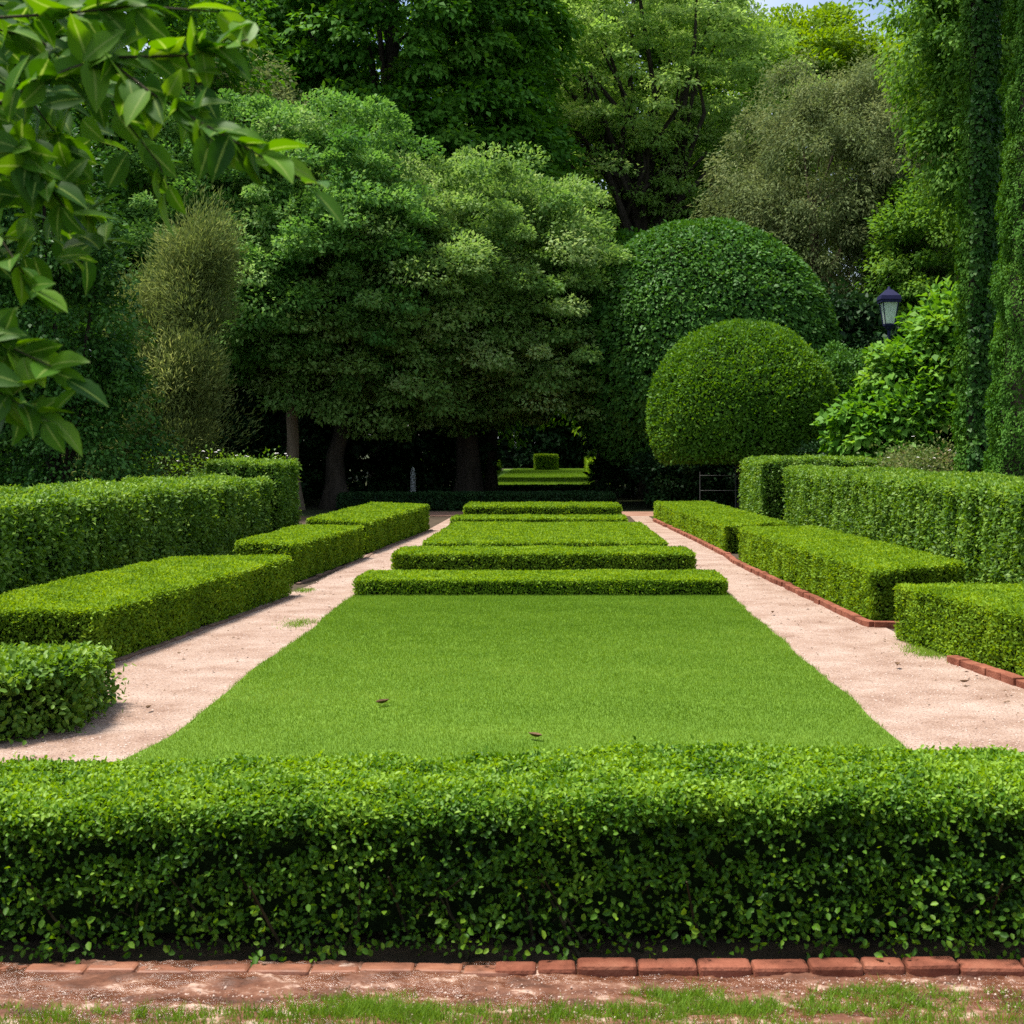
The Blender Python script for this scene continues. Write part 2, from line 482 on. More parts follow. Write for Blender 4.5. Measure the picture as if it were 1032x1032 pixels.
def grass(name, X, Y, Hh, wd, seed, label, mat=None, z=0.0, lean=.5, tint0=.45):
    rng = np.random.default_rng(seed)
    n = len(X)
    a = rng.random(n) * 2 * PI
    B = np.stack([X, Y, np.full(n, z)], 1)
    s = np.stack([np.cos(a), np.sin(a), np.zeros(n)], 1) * (wd * (.7 + .6 * rng.random(n)))[:, None] * .5
    b = rng.random(n) * 2 * PI
    ln = lean * rng.random(n)
    tip = B + np.stack([np.cos(b) * ln, np.sin(b) * ln, np.ones(n)], 1) * (Hh * (.6 + .6 * rng.random(n)))[:, None]
    V = np.stack([B - s, B + s, tip], 1).reshape(-1, 3)
    F = np.arange(n * 3).reshape(n, 3)
    tint = tint0 + .17 * rng.normal(size=n) + .13 * noise3(B * (.5, 1.2, 1), 1.7, seed) + .11 * noise3(B, .4, seed + 3) + .06 * noise3(B, 6, seed + 5) + .07 * np.sin(B[:, 1] * 2 * PI / 1.05)
    o = np_mesh(name, V, F, mat or M['grass'], None, np.clip(tint, 0, 1))
    return tag(o, label, 'grass', kind='stuff')


n = 600000
Y = 5.3 + 9.6 * RNG.random(n) ** 1.25
X = lx - .3 + (rx - lx + .6) * RNG.random(n)
wob = np.interp(Y, np.linspace(5, 15, 80), np.random.default_rng(3).normal(size=80)) * .008 + .012 * RNG.normal(size=n)
k = in_poly(X + wob, Y, lawn_pts)
X, Y = X[k], Y[k]
grass('mown_grass', X, Y, .013 + .0007 * Y, .0027 + .00030 * (Y - 5), 11, 'short mown grass blades of the main lawn', z=.004, lean=.9)

# ---------------------------------------------------------------- front hedge and kerb
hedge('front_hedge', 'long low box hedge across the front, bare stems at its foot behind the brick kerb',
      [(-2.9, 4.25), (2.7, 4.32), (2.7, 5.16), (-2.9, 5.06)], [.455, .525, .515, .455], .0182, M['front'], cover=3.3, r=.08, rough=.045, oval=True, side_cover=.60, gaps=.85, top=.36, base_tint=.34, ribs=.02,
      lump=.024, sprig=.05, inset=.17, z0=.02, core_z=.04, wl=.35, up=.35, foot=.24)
fh = [o for o in COL.objects if o.name == 'front_hedge'][0]
b = MB(); rng = np.random.default_rng(5)
sp_, sa_, sn_, st_ = [], [], [], []
for i in range(150):
    x = -2.8 + 5.4 * rng.random(); y = 4.32 + .65 * rng.random()
    p0 = np.array((x, y, -.005)); d = rng.normal(size=3) * (.10, .08, .03)
    p1 = p0 + (d[0], d[1], .13); p2 = p1 + (d[0] * .8 + .03 * rng.normal(), d[1] - .02, .15)
    b.tube([p0, (p0 + p1) / 2 + rng.normal(size=3) * .008, p1, p2], [.007, .006, .005, .003], 5)
    if rng.random() < .4:
        q = p1 + np.array((.09 * rng.normal(), -.10 * rng.random(), .02 - .08 * rng.random()))
        b.tube([p1 * .7 + p0 * .3, (p1 + q) / 2 + (0, 0, .015), q], [.003, .0025, .002], 4)
b.build('stems', M['twig'], fh, smooth=True)
# loose low shoots with paler young leaves
P, A, N, T = [], [], [], []
for i in range(110):
    x = -2.3 + 4.4 * rng.random(); z = .03 + .17 * rng.random() ** 1.3; y = 4.24 + .05 * rng.random()
    for j in range(rng.integers(4, 12)):
        P.append((x + rng.normal() * .035, y + rng.normal() * .02, max(.012, z + rng.normal() * .025)))
        A.append(rng.normal(size=3) * .7 + (0, -.4, .1)); N.append(rng.normal(size=3) * .5 + (0, -.8, .5)); T.append(.48 + .2 * rng.normal())
P, A, N, T = map(np.array, (P, A, N, T))
L = .018 + .014 * rng.random(len(P))
round_leaves('low_shoots', P, A, N, L, L * .68, M['front'], fh, T)

kt = thing('brick_kerb', (0, 4.17, 0), 'long terracotta brick kerb at the foot of the front hedge, muddy at its left end', 'kerb')
b = MB(); x = -.18
rng = np.random.default_rng(8)
while x < 3.0:
    w = .165 + .02 * rng.normal()
    b.box((x + w / 2, 4.205 + .010 * x + .004 * rng.normal(), -.001 + .003 * x + .003 * rng.normal()), (w - .004, .080, .066), rz=.025 * rng.normal() + .01)
    x += w
b.build('brick_row', M['brick'], kt, bevel=.012)
b = MB(); x = -3.1
while x < -.19:
    w = .17 + .025 * rng.normal()
    b.box((x + w / 2, 4.19 + .004 * rng.normal(), -.007 + .003 * rng.normal()), (w - .0015, .070, .062), rz=.02 * rng.normal())
    x += w
b.build('muddy_bricks', M['mud'], kt, bevel=.010)

# grass and clumps in front
rng = np.random.default_rng(12)
n = 26000
X = -1.9 + 3.6 * RNG.random(n)
edge = 3.86 + .035 * np.sin(X * 6.1) + .03 * np.sin(X * 13 + 1) + .03 * np.sin(X * 2.7 + 2) + .03
Y = 3.2 + (edge - 3.2) * RNG.random(n) ** .6
grass('front_grass', X, Y, np.full(n, .036), .0045, 21, 'green grass along the bottom front edge', z=-.004, lean=.8, tint0=.5)
GX, GY = [], []
for cx, cy, sx, sy, k in ((-.57, 3.94, .12, .06, 1700), (-.42, 3.89, .18, .05, 1500), (.36, 4.00, .10, .05, 1100), (.46, 3.93, .16, .05, 900), (.98, 4.03, .14, .04, 1100), (.86, 3.97, .20, .05, 1200), (1.5, 3.93, .2, .05, 600), (-1.3, 3.90, .3, .03, 700), (.62, 3.92, .4, .04, 1500), (-.1, 3.9, .5, .04, 900)):
    nc = k // 14                                        # small tussocks, not one patch
    tx = cx + sx * .75 * RNG.normal(size=nc); ty = cy + sy * .75 * RNG.normal(size=nc)
    ti = RNG.integers(0, nc, k)
    GX.append(tx[ti] + .009 * RNG.normal(size=k)); GY.append(np.minimum(ty[ti] + .009 * RNG.normal(size=k), 4.12))
GX = np.concatenate(GX); GY = np.concatenate(GY)
grass('grass_tufts', GX, GY, np.full(len(GX), .030), .0036, 23, 'loose grass tufts growing in the wet dirt below the kerb', z=-.002, lean=1.3, tint0=.42)
# weedy tufts at the path edges
GX, GY = [], []
for cx, cy, s, k in ((2.87, 10.7, .13, 1500), (2.95, 11.2, .10, 700), (-3.22, 9.3, .11, 900), (-3.36, 8.6, .12, 800), (-2.98, 13.4, .06, 300), (-2.72, 15.2, .09, 400), (-3.42, 7.7, .13, 1200), (-2.27, 12.4, .12, 500)):
    GX.append(cx + s * RNG.normal(size=k) * .6); GY.append(cy + 2.2 * s * RNG.normal(size=k) * .6)
GX = np.concatenate(GX); GY = np.concatenate(GY)
grass('path_weeds', GX, GY, np.full(len(GX), .028), .006, 27, 'low weeds creeping onto the gravel path edges', z=.0, lean=1.6, tint0=.35)

# ---------------------------------------------------------------- cross hedges in the middle axis
CROSS = 'clipped hedges crossing the lawn axis'
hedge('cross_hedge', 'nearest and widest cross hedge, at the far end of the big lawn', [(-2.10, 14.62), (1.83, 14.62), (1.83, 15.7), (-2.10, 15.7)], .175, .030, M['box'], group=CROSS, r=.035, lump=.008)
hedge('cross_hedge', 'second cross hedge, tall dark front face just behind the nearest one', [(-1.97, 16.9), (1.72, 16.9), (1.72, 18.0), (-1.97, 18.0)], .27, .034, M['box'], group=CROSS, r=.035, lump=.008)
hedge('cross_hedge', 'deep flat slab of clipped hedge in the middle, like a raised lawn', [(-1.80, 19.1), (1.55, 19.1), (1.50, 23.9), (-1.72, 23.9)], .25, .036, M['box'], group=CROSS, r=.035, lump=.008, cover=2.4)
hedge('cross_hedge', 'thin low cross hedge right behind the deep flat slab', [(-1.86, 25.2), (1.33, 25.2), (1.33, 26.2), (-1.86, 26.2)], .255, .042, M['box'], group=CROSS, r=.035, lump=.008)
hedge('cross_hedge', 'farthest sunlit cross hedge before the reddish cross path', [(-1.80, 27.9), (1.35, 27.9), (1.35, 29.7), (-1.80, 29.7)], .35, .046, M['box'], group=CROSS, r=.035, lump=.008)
hedge('shaded_hedge', 'long hedge coloured dark for deep tree shade beyond the cross path', [(-5.3, 34.0), (1.5, 34.0), (1.5, 35.4), (-5.3, 35.4)], .37, .06, M['deep'], r=.08)  # tree shade is put into the near-black leaf colour
hedge('shaded_hedge', 'hedge coloured dark for deep shade closing the front of the far lawn', [(-2.6, 48.5), (2.0, 48.5), (2.0, 49.5), (-2.6, 49.5)], .12, .07, M['deep'], r=.08)  # leaf colour carries the shade here too

# far lawn
slab_outline('far_lawn', [(-2.6, 50), (2.2, 50), (2.5, 90), (-3.2, 90)], .01, M['lawn'], label='far sunlit lawn seen through the dark arch of trees', cat='lawn')
n = 60000
grass('far_grass', -2.6 + 4.9 * RNG.random(n), 50 + 40 * RNG.random(n), np.full(n, .06), .03, 31, 'grass of the far sunlit lawn', z=.008, lean=1.0)
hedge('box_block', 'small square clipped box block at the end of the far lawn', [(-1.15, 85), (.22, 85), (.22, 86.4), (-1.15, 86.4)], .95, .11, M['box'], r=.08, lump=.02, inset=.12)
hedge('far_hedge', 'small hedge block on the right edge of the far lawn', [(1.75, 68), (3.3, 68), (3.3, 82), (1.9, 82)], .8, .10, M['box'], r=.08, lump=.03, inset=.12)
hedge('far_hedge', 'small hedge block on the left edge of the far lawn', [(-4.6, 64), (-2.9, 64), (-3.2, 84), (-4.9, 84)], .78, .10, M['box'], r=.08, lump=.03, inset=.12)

# ---------------------------------------------------------------- low hedges along the paths
LOWL = 'low clipped hedges along the left path'
LOWR = 'low clipped hedges along the right path'
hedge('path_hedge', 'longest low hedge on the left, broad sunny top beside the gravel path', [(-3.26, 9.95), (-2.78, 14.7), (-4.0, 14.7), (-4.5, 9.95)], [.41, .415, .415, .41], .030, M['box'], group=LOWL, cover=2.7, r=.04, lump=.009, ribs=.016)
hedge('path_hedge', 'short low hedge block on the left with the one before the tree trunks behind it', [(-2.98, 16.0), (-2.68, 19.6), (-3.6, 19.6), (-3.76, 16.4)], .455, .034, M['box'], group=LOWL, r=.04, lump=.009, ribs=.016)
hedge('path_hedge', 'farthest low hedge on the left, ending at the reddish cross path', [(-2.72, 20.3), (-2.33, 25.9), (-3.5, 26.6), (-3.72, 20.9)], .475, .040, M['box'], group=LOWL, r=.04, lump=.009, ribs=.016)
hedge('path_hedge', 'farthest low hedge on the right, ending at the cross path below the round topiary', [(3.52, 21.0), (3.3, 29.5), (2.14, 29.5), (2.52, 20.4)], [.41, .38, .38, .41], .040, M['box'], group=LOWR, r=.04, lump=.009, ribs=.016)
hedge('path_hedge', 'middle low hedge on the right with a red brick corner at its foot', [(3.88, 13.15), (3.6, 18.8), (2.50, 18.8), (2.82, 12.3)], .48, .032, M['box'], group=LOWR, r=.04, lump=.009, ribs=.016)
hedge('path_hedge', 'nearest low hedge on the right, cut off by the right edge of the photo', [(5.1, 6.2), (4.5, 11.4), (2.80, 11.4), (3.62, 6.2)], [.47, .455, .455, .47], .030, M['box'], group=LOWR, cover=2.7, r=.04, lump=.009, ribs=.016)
# leafy near-left block
hedge('leafy_hedge', 'loose leafy hedge at the left frame edge, nearest the front on the left path', [(-3.45, 6.75), (-2.62, 7.75), (-2.72, 8.6), (-5.0, 8.6)], [.40, .365, .36, .40], .038, M['privet'], cover=2.6, r=.09, oval=True, rough=.06, lump=.035, sprig=.09, inset=.12, up=.3)
# tall hedges
hedge('tall_hedge', 'tall long leafy hedge on the left, chest high behind the broad low hedge', [(-4.62, 9.0), (-4.60, 22.6), (-6.2, 22.6), (-6.2, 9.0)], [1.11, 1.04, 1.04, 1.11], .050, M['privet'], group='tall hedges', cover=2.6, r=.12, rough=.06, lump=.04, ribs=.05, sprig=.10, inset=.14, up=.1)
hedge('tall_hedge', 'highest dark end block of the tall hedge on the left, beside the slim trunk', [(-4.46, 22.75), (-4.44, 24.2), (-5.7, 24.2), (-5.7, 22.75)], 1.32, .050, M['privet'], group='tall hedges', cover=2.6, r=.10, rough=.04, lump=.03, sprig=.06, inset=.1, up=.1)
hedge('tall_hedge', 'tall long leafy hedge on the right with ribbed face, below the ivy trunks', [(5.7, 8.0), (5.7, 25.3), (4.22, 25.3), (4.22, 8.0)], [1.20, 1.155, 1.155, 1.20], .048, M['privet'], group='tall hedges', cover=2.7, r=.12, rough=.045, lump=.03, ribs=.05, sprig=.06, inset=.13, up=.1)
hedge('tall_hedge', 'far higher end block of the tall hedge on the right, by the round topiary', [(6.6, 25.5), (6.6, 28.3), (3.82, 28.3), (3.80, 25.5)], 1.32, .052, M['privet'], group='tall hedges', cover=2.5, r=.10, rough=.04, lump=.03, sprig=.05, inset=.1, up=.1)


# brick edging along the paths
def edging(name, label, line, w=.07, h=.055, mat='brick', L=.22, gap=.006, seed=1):
    rng = np.random.default_rng(seed)
    t = MB(); line = [np.array(p, float) for p in line]
    for a, c in zip(line[:-1], line[1:]):
        d = c - a; ln = np.linalg.norm(d); d /= ln
        k = max(1, round(ln / L))
        for i in range(k):
            p = a + d * (i + .5) * ln / k
            t.box((p[0] + .006 * rng.normal(), p[1], h / 2 - .015 + .004 * rng.normal()), (ln / k - gap, w, h + .02), rz=math.atan2(d[1], d[0]) + .02 * rng.normal())
    o = t.build(name, M[mat], None, bevel=.006)
    return tag(o, label, 'edging', 'brick edgings of the gravel paths')
edging('brick_edging', 'red brick edging along the far right low hedges, turning a corner by the middle one', [(2.10, 29.0), (2.36, 23), (2.47, 19.6), (2.44, 18.6), (2.60, 15.4), (2.76, 12.3), (2.80, 12.16), (3.05, 12.14)], w=.075, h=.06)
edging('brick_edging', 'red brick edging beside the nearest right hedge at the right frame edge', [(2.93, 10.2), (3.06, 9.4), (3.2, 8.4), (3.42, 7.2)], w=.09, h=.06, seed=4)
edging('brick_edging', 'thin dull brick edging along the foot of the broad left low hedge', [(-3.22, 10.2), (-2.98, 12.4), (-2.74, 14.6)], w=.05, h=.02, mat='dulledge', seed=6)
edging('brick_edging', 'thin dull brick edging along the two far left low hedges', [(-2.92, 15.9), (-2.64, 19.6), (-2.66, 20.6), (-2.28, 25.9)], w=.05, h=.02, mat='dulledge', seed=9)


# ---------------------------------------------------------------- topiary domes
def dome(name, label, c, R, zw, zt, zb, rb, leaf, mat, power, cover, trunk_r, seed, droop=.0, rough=.04, lump=.06, nrand=.5):
    rng = np.random.default_rng(seed)
    t = thing(name, (c[0], c[1], 0), label, 'topiary')
    zs = np.linspace(zb, zt, 200)
    rr = np.where(zs > zw, R * np.sqrt(np.clip(1 - (np.clip((zs - zw) / (zt - zw), 0, 1)) ** power, 0, 1)), rb + (R - rb) * np.sin(np.clip((zs - zb) / (zw - zb), 0, 1) * PI / 2) ** .8)
    ds = np.sqrt(np.diff(zs) ** 2 + np.diff(rr) ** 2)
    w = ds * (rr[1:] + rr[:-1]) / 2
    area = 2 * PI * w.sum()
    n = int(cover * area / (.5 * leaf * leaf * .6))
    i = rng.choice(len(w), n, p=w / w.sum())
    f = rng.random(n)
    z = zs[i] * (1 - f) + zs[i + 1] * f; r = rr[i] * (1 - f) + rr[i + 1] * f
    nz = -(rr[i + 1] - rr[i]) / ds[i]; nr = (zs[i + 1] - zs[i]) / ds[i]
    th = rng.random(n) * 2 * PI
    N = np.stack([nr * np.cos(th), nr * np.sin(th), nz], 1)
    P = np.stack([c[0] + r * np.cos(th), c[1] + r * np.sin(th), z], 1)
    # flat underside
    nb = int(cover * PI * rb * rb / (.5 * leaf * leaf * .6) * .6)
    q = rb * np.sqrt(rng.random(nb)); tb = rng.random(nb) * 2 * PI
    P = np.concatenate([P, np.stack([c[0] + q * np.cos(tb), c[1] + q * np.sin(tb), np.full(nb, zb) - .12 * rng.random(nb)], 1)])
    N = np.concatenate([N, np.repeat(np.array([[0, 0, -1.0]]), nb, 0)])
    n = len(P)
    dep = -np.abs(rng.normal(size=n)) * rough + noise3(P, 1.5, seed) * lump + noise3(P, .45, seed + 4) * lump * .5
    sp = rng.random(n) < .04
    dep[sp] += rng.random(sp.sum()) * rough * 1.6
    P = P + N * dep[:, None]
    A = N * (.45 - droop * .2) + np.array((0, 0, .35 - droop)) + rng.normal(size=(n, 3)) * .45
    NN = N + np.array((0, 0, .35)) + rng.normal(size=(n, 3)) * nrand
    tint = .42 + .17 * rng.normal(size=n) + .16 * noise3(P, .9, seed + 8)
    L = leaf * (.75 + .5 * rng.random(n))
    leaves('foliage', P, A, NN, L, L * .62, mat, t, tint)
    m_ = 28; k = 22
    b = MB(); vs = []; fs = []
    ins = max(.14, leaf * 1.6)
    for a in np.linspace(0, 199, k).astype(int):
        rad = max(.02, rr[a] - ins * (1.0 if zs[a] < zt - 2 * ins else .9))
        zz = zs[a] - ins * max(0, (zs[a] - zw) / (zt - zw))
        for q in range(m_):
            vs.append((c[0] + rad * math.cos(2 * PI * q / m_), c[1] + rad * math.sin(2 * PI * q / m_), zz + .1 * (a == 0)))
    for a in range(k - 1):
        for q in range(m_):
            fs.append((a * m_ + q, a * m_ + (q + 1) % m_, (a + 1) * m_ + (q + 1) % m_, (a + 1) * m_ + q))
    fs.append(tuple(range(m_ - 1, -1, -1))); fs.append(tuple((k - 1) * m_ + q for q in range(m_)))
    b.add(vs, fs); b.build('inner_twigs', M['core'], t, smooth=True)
    b = MB(); b.tube([(c[0], c[1], -.05), (c[0] + .03, c[1], .5), (c[0] - .02, c[1], zb + .4)], [trunk_r * 1.4, trunk_r, trunk_r * .9], 10)
    b.build('trunk', M['bark_dark'], t, smooth=True)
    return t
dome('dome_topiary', 'huge dark domed topiary tree with scale-like leaves, behind the smaller round one', (3.98, 37.2), 3.60, 3.6, 7.55, 1.25, 2.5, .13, M['laurel'], 2.2, 2.5, .28, 41, droop=.6, rough=.05, lump=.03, nrand=.36)
dome('dome_topiary', 'smaller round yellow-green topiary ball on a short trunk, in front of the huge dome', (4.23, 31.2), 2.10, 2.25, 4.36, 1.32, 1.86, .085, M['topiary'], 2.0, 2.6, .11, 43, rough=.05, lump=.03)


# ---------------------------------------------------------------- trees
def blob_clusters(blobs, n, rng, shell=.6, gap=.0, seed=0, ragged=1.22):
    blobs = np.array(blobs, float)
    vol = (blobs[:, 3] * blobs[:, 4] * blobs[:, 5]) ** (2 / 3)
    C, O, I = [], [], []
    while len(C) < n:
        i = rng.choice(len(blobs), p=vol / vol.sum())
        d = rng.normal(size=3); d /= np.linalg.norm(d)
        r = shell + (ragged - shell) * rng.random() ** .8
        p = blobs[i, :3] + d * blobs[i, 3:6] * r
        inside = False
        for j in range(len(blobs)):
            if j != i and (((p - blobs[j, :3]) / (blobs[j, 3:6] * shell)) ** 2).sum() < 1: inside = True; break
        if inside: continue
        if gap and noise3(p[None], blobs[i, 3] * .7, seed)[0] < -gap: continue
        C.append(p); O.append(d); I.append(i)
    return np.array(C), np.array(O), np.array(I)


def crown(t, blobs, ncl, per, cr, leaf, mat, seed, flat=.45, shell=.6, up=.6, droop=.0, gap=.0, wid=.6, spread=1.0, hang=.0, name='crown', tvar=.18, tint0=.42, ragged=1.22):
    rng = np.random.default_rng(seed)
    C, O, I = blob_clusters(blobs, ncl, rng, shell, gap, seed, ragged)
    n = ncl * per
    ci = np.repeat(np.arange(ncl), per)
    ncl_, per_ = ncl, per
    crs = cr * (.65 + 1.0 * rng.random(ncl))
    d = norm(rng.normal(size=(n, 3)))
    rad = rng.random(n) ** .36
    off = d * rad[:, None] * crs[ci][:, None] * np.array((1, 1, flat))
    off[:, 2] = np.where(off[:, 2] < 0, off[:, 2] * .7, off[:, 2])
    hor = np.linalg.norm(off[:, :2], axis=1)
    off[:, 2] -= droop * hor ** 2 / crs[ci] + hang * rng.random(n) * crs[ci]
    # each spray leans outward from the crown
    oc = O[ci]
    off[:, 2] -= droop * .6 * (off * oc).sum(1).clip(0) 
    P = C[ci] + off
    A = oc * .5 + d * .5 + rng.normal(size=(n, 3)) * .45 + np.array((0, 0, -droop * .9 - hang * .9 + .05))
    N = np.array((0, 0, up)) + oc * .35 + d * .55 + rng.normal(size=(n, 3)) * .38
    ct = rng.normal(size=ncl) * tvar
    tint = tint0 + ct[ci] + .13 * rng.normal(size=n)
    L = leaf * (.7 + .6 * rng.random(n))
    leaves(name, P, A, N, L, L * wid, mat, t, tint)
    return C


def trunk_mesh(t, base, top, r0, r1, targets, seed, mat='bark', flare=1.6, bend=.15, nlimb=14, name='trunk', rl=.35):
    rng = np.random.default_rng(seed)
    base = np.array(base, float); top = np.array(top, float)
    b = MB(); pts, rad = [], []
    k = 9
    for i in range(k):
        f = i / (k - 1)
        p = base * (1 - f) + top * f
        if 0 < i < k - 1: p[:2] += rng.normal(size=2) * bend * .4
        pts.append(p); rad.append((r0 * (1 - f) + r1 * f) * (1 + (flare - 1) * max(0, 1 - f * 7)))
    pts[0][2] -= .1
    b.tube(pts, rad, 12)
    if len(targets):
        idx = rng.choice(len(targets), min(nlimb, len(targets)), replace=False)
        for q in idx:
            e = np.array(targets[q]); f = .45 + .55 * rng.random()
            s = base * (1 - f) + top * f
            if e[2] < s[2] + .2: s = base * .5 + top * .5
            m1 = s * .65 + e * .35 + np.array((0, 0, .12 * np.linalg.norm(e - s))) + rng.normal(size=3) * bend
            m2 = s * .3 + e * .7 + np.array((0, 0, .08 * np.linalg.norm(e - s))) + rng.normal(size=3) * bend
            rr = (r0 * (1 - f) + r1 * f) * rl
            b.tube([s, m1, m2, e], [rr * 1.2, rr * .8, rr * .5, rr * .15], 6)
    b.build(name, M[mat], t, smooth=True)


def tree(name, label, base, top, r0, r1, blobs, ncl, per, cr, leaf, mat, seed, bark='bark', group=None, nlimb=14, flare=1.5, bend=.15, rl=.35, **kw):
    t = thing(name, (base[0], base[1], 0), label, 'tree', group)
    C = crown(t, blobs, ncl, per, cr, leaf, M[mat], seed, **kw)
    trunk_mesh(t, (base[0], base[1], 0), top, r0, r1, C, seed + 1, bark, flare, bend, nlimb, rl=rl)
    return t

# mid-distance silver-green trees over the dark walk
tree('lime_tree', 'silvery green tree on a slim straight trunk, left of the twin trunk tree', (-6.35, 34.2), (-6.5, 34.3, 7.0), .17, .09,
     [(-6.6, 34.4, 6.4, 2.7, 2.6, 2.9), (-8.2, 34.6, 7.6, 2.0, 2.0, 2.0), (-5.2, 34.0, 5.6, 2.2, 2.2, 2.0), (-6.9, 33.6, 5.1, 1.8, 1.8, 1.3), (-5.4, 34.6, 8.0, 1.8, 1.8, 1.7)],
     592, 250, .44, .115, 'linden', 61, flat=.55, droop=.18, up=.7, ragged=1.38, gap=.75, shell=.5)
tree('lime_tree', 'silvery green tree on a thick flared double trunk in the shade', (-5.45, 34.8), (-5.3, 35.0, 5.2), .25, .14,
     [(-4.4, 35.2, 6.0, 2.4, 2.4, 2.2), (-3.3, 34.8, 5.2, 2.0, 2.0, 1.9), (-5.0, 34.4, 4.2, 1.9, 1.8, 1.6), (-4.2, 34.2, 3.4, 1.5, 1.3, 1.2)],
     436, 250, .44, .115, 'lime', 63, bark='bark_dark', flat=.55, droop=.18, up=.7, ragged=1.38, gap=.75, shell=.5, flare=1.9)
tree('lime_tree', 'broad silvery green tree overhanging the arch, on a stout dark trunk by the far lawn', (-2.35, 38.0), (-2.2, 37.6, 5.6), .36, .18,
     [(-2.2, 37.0, 5.9, 2.8, 2.7, 2.8), (-.4, 36.8, 4.9, 2.1, 2.2, 2.2), (-3.8, 37.0, 5.6, 2.2, 2.2, 2.0), (-1.6, 36.0, 4.2, 2.2, 1.8, 1.5), (.3, 37.4, 5.0, 1.2, 1.4, 1.6), (-2.9, 36.2, 3.4, 1.4, 1.3, 1.1), (-.7, 36.4, 3.6, 1.3, 1.3, 1.0), (-1.2, 37.5, 7.2, 2.0, 2.0, 1.5)],
     764, 250, .44, .115, 'lime', 65, bark='bark_dark', flat=.55, droop=.18, up=.7, ragged=1.38, gap=.75, shell=.5)

# big dark tiered tree
tree('chestnut_tree', 'very tall dark green tree with drooping leaf tiers, behind the silvery trees', (-5.6, 48), (-5.6, 48, 17), .6, .2,
     [(-6.0, 48, 11.5, 5.0, 4.6, 4.0), (-5.4, 48, 16.5, 4.6, 4.6, 5.0), (-2.6, 47.4, 12.0, 2.6, 2.8, 3.6), (-9.2, 48, 14.5, 3.2, 3.0, 4.5), (-2.6, 48, 17.5, 2.4, 2.6, 3.6)],
     820, 180, .78, .24, 'chestnut', 71, bark='bark_dark', flat=.30, droop=.55, up=.8, shell=.72, tvar=.14)
# light airy tree with visible branches
tree('airy_tree', 'tall light green airy tree with dark forking branches, behind the huge dome', (3.6, 54), (3.5, 54, 12.0), .32, .20,
     [(1.2, 54, 12.6, 3.0, 2.8, 2.6), (5.4, 54.4, 12.4, 2.8, 2.6, 2.4), (3.0, 53.4, 16.0, 4.2, 3.4, 3.4), (7.0, 54.4, 15.6, 2.6, 2.6, 2.6), (-.6, 54, 16.5, 2.6, 2.6, 3.2), (3.6, 54, 20.0, 4.0, 3.4, 2.6)],
     520, 150, .62, .17, 'light', 73, bark='bark_dark', flat=.38, droop=.3, up=.8, shell=.5, gap=.55, nlimb=46, bend=.45, rl=.6)
# yellow-green far tree against the sky
tree('distant_tree', 'bright yellow-green tree far back, its round top against the sky gap', (12.6, 74), (12.6, 74, 18), .5, .2,
     [(12.6, 74, 17.5, 5.0, 4.0, 6.3), (9.8, 74, 19.8, 3.4, 3.0, 3.2), (15.4, 74, 19.6, 3.2, 3.0, 3.2), (12.4, 74, 22.3, 2.8, 2.6, 2.0)],
     230, 360, 1.45, .26, 'bright', 75, flat=.45, droop=.2)
# olive feathery tree
tree('olive_tree', 'grey-olive feathery tree with hanging sprays, right of the huge dome', (9.0, 48), (9.0, 48, 10.5), .32, .12,
     [(9.5, 48, 10.3, 3.2, 3.2, 4.0), (7.3, 47.6, 8.6, 2.0, 2.2, 2.0), (11.3, 47.6, 8.0, 2.5, 2.4, 3.4), (8.8, 46.6, 7.2, 2.8, 2.0, 3.2), (10.6, 48, 11.6, 2.2, 2.2, 2.4), (12.8, 48, 8.6, 1.7, 1.8, 2.6)],
     900, 230, .55, .14, 'olive', 77, flat=.9, hang=.75, up=.4, shell=.7, wid=.36)
# bright hanging tree top right
tree('hanging_tree', 'bright green tree with drooping branches, left of the ivy trunk at the top', (12.2, 39), (12.2, 39, 13), .3, .12,
     [(12.2, 39, 13.0, 2.4, 2.3, 3.0), (11.7, 38.6, 10.4, 1.4, 1.6, 2.0), (14.0, 39, 10.5, 2.4, 2.4, 4.0), (12.6, 39, 15.5, 2.6, 2.4, 2.0)],
     560, 150, .55, .15, 'hang', 79, flat=.6, hang=.6, droop=.3, up=.6)
tree('hanging_tree', 'small light green tree low between the olive tree and the ivy trunk', (12.2, 44), (12.2, 44, 6), .2, .08,
     [(12.0, 44, 7.2, 1.6, 1.8, 2.6), (12.4, 43.6, 4.6, 1.6, 1.6, 2.0)], 170, 240, .6, .14, 'hang', 80, flat=.55, hang=.3, droop=.2)

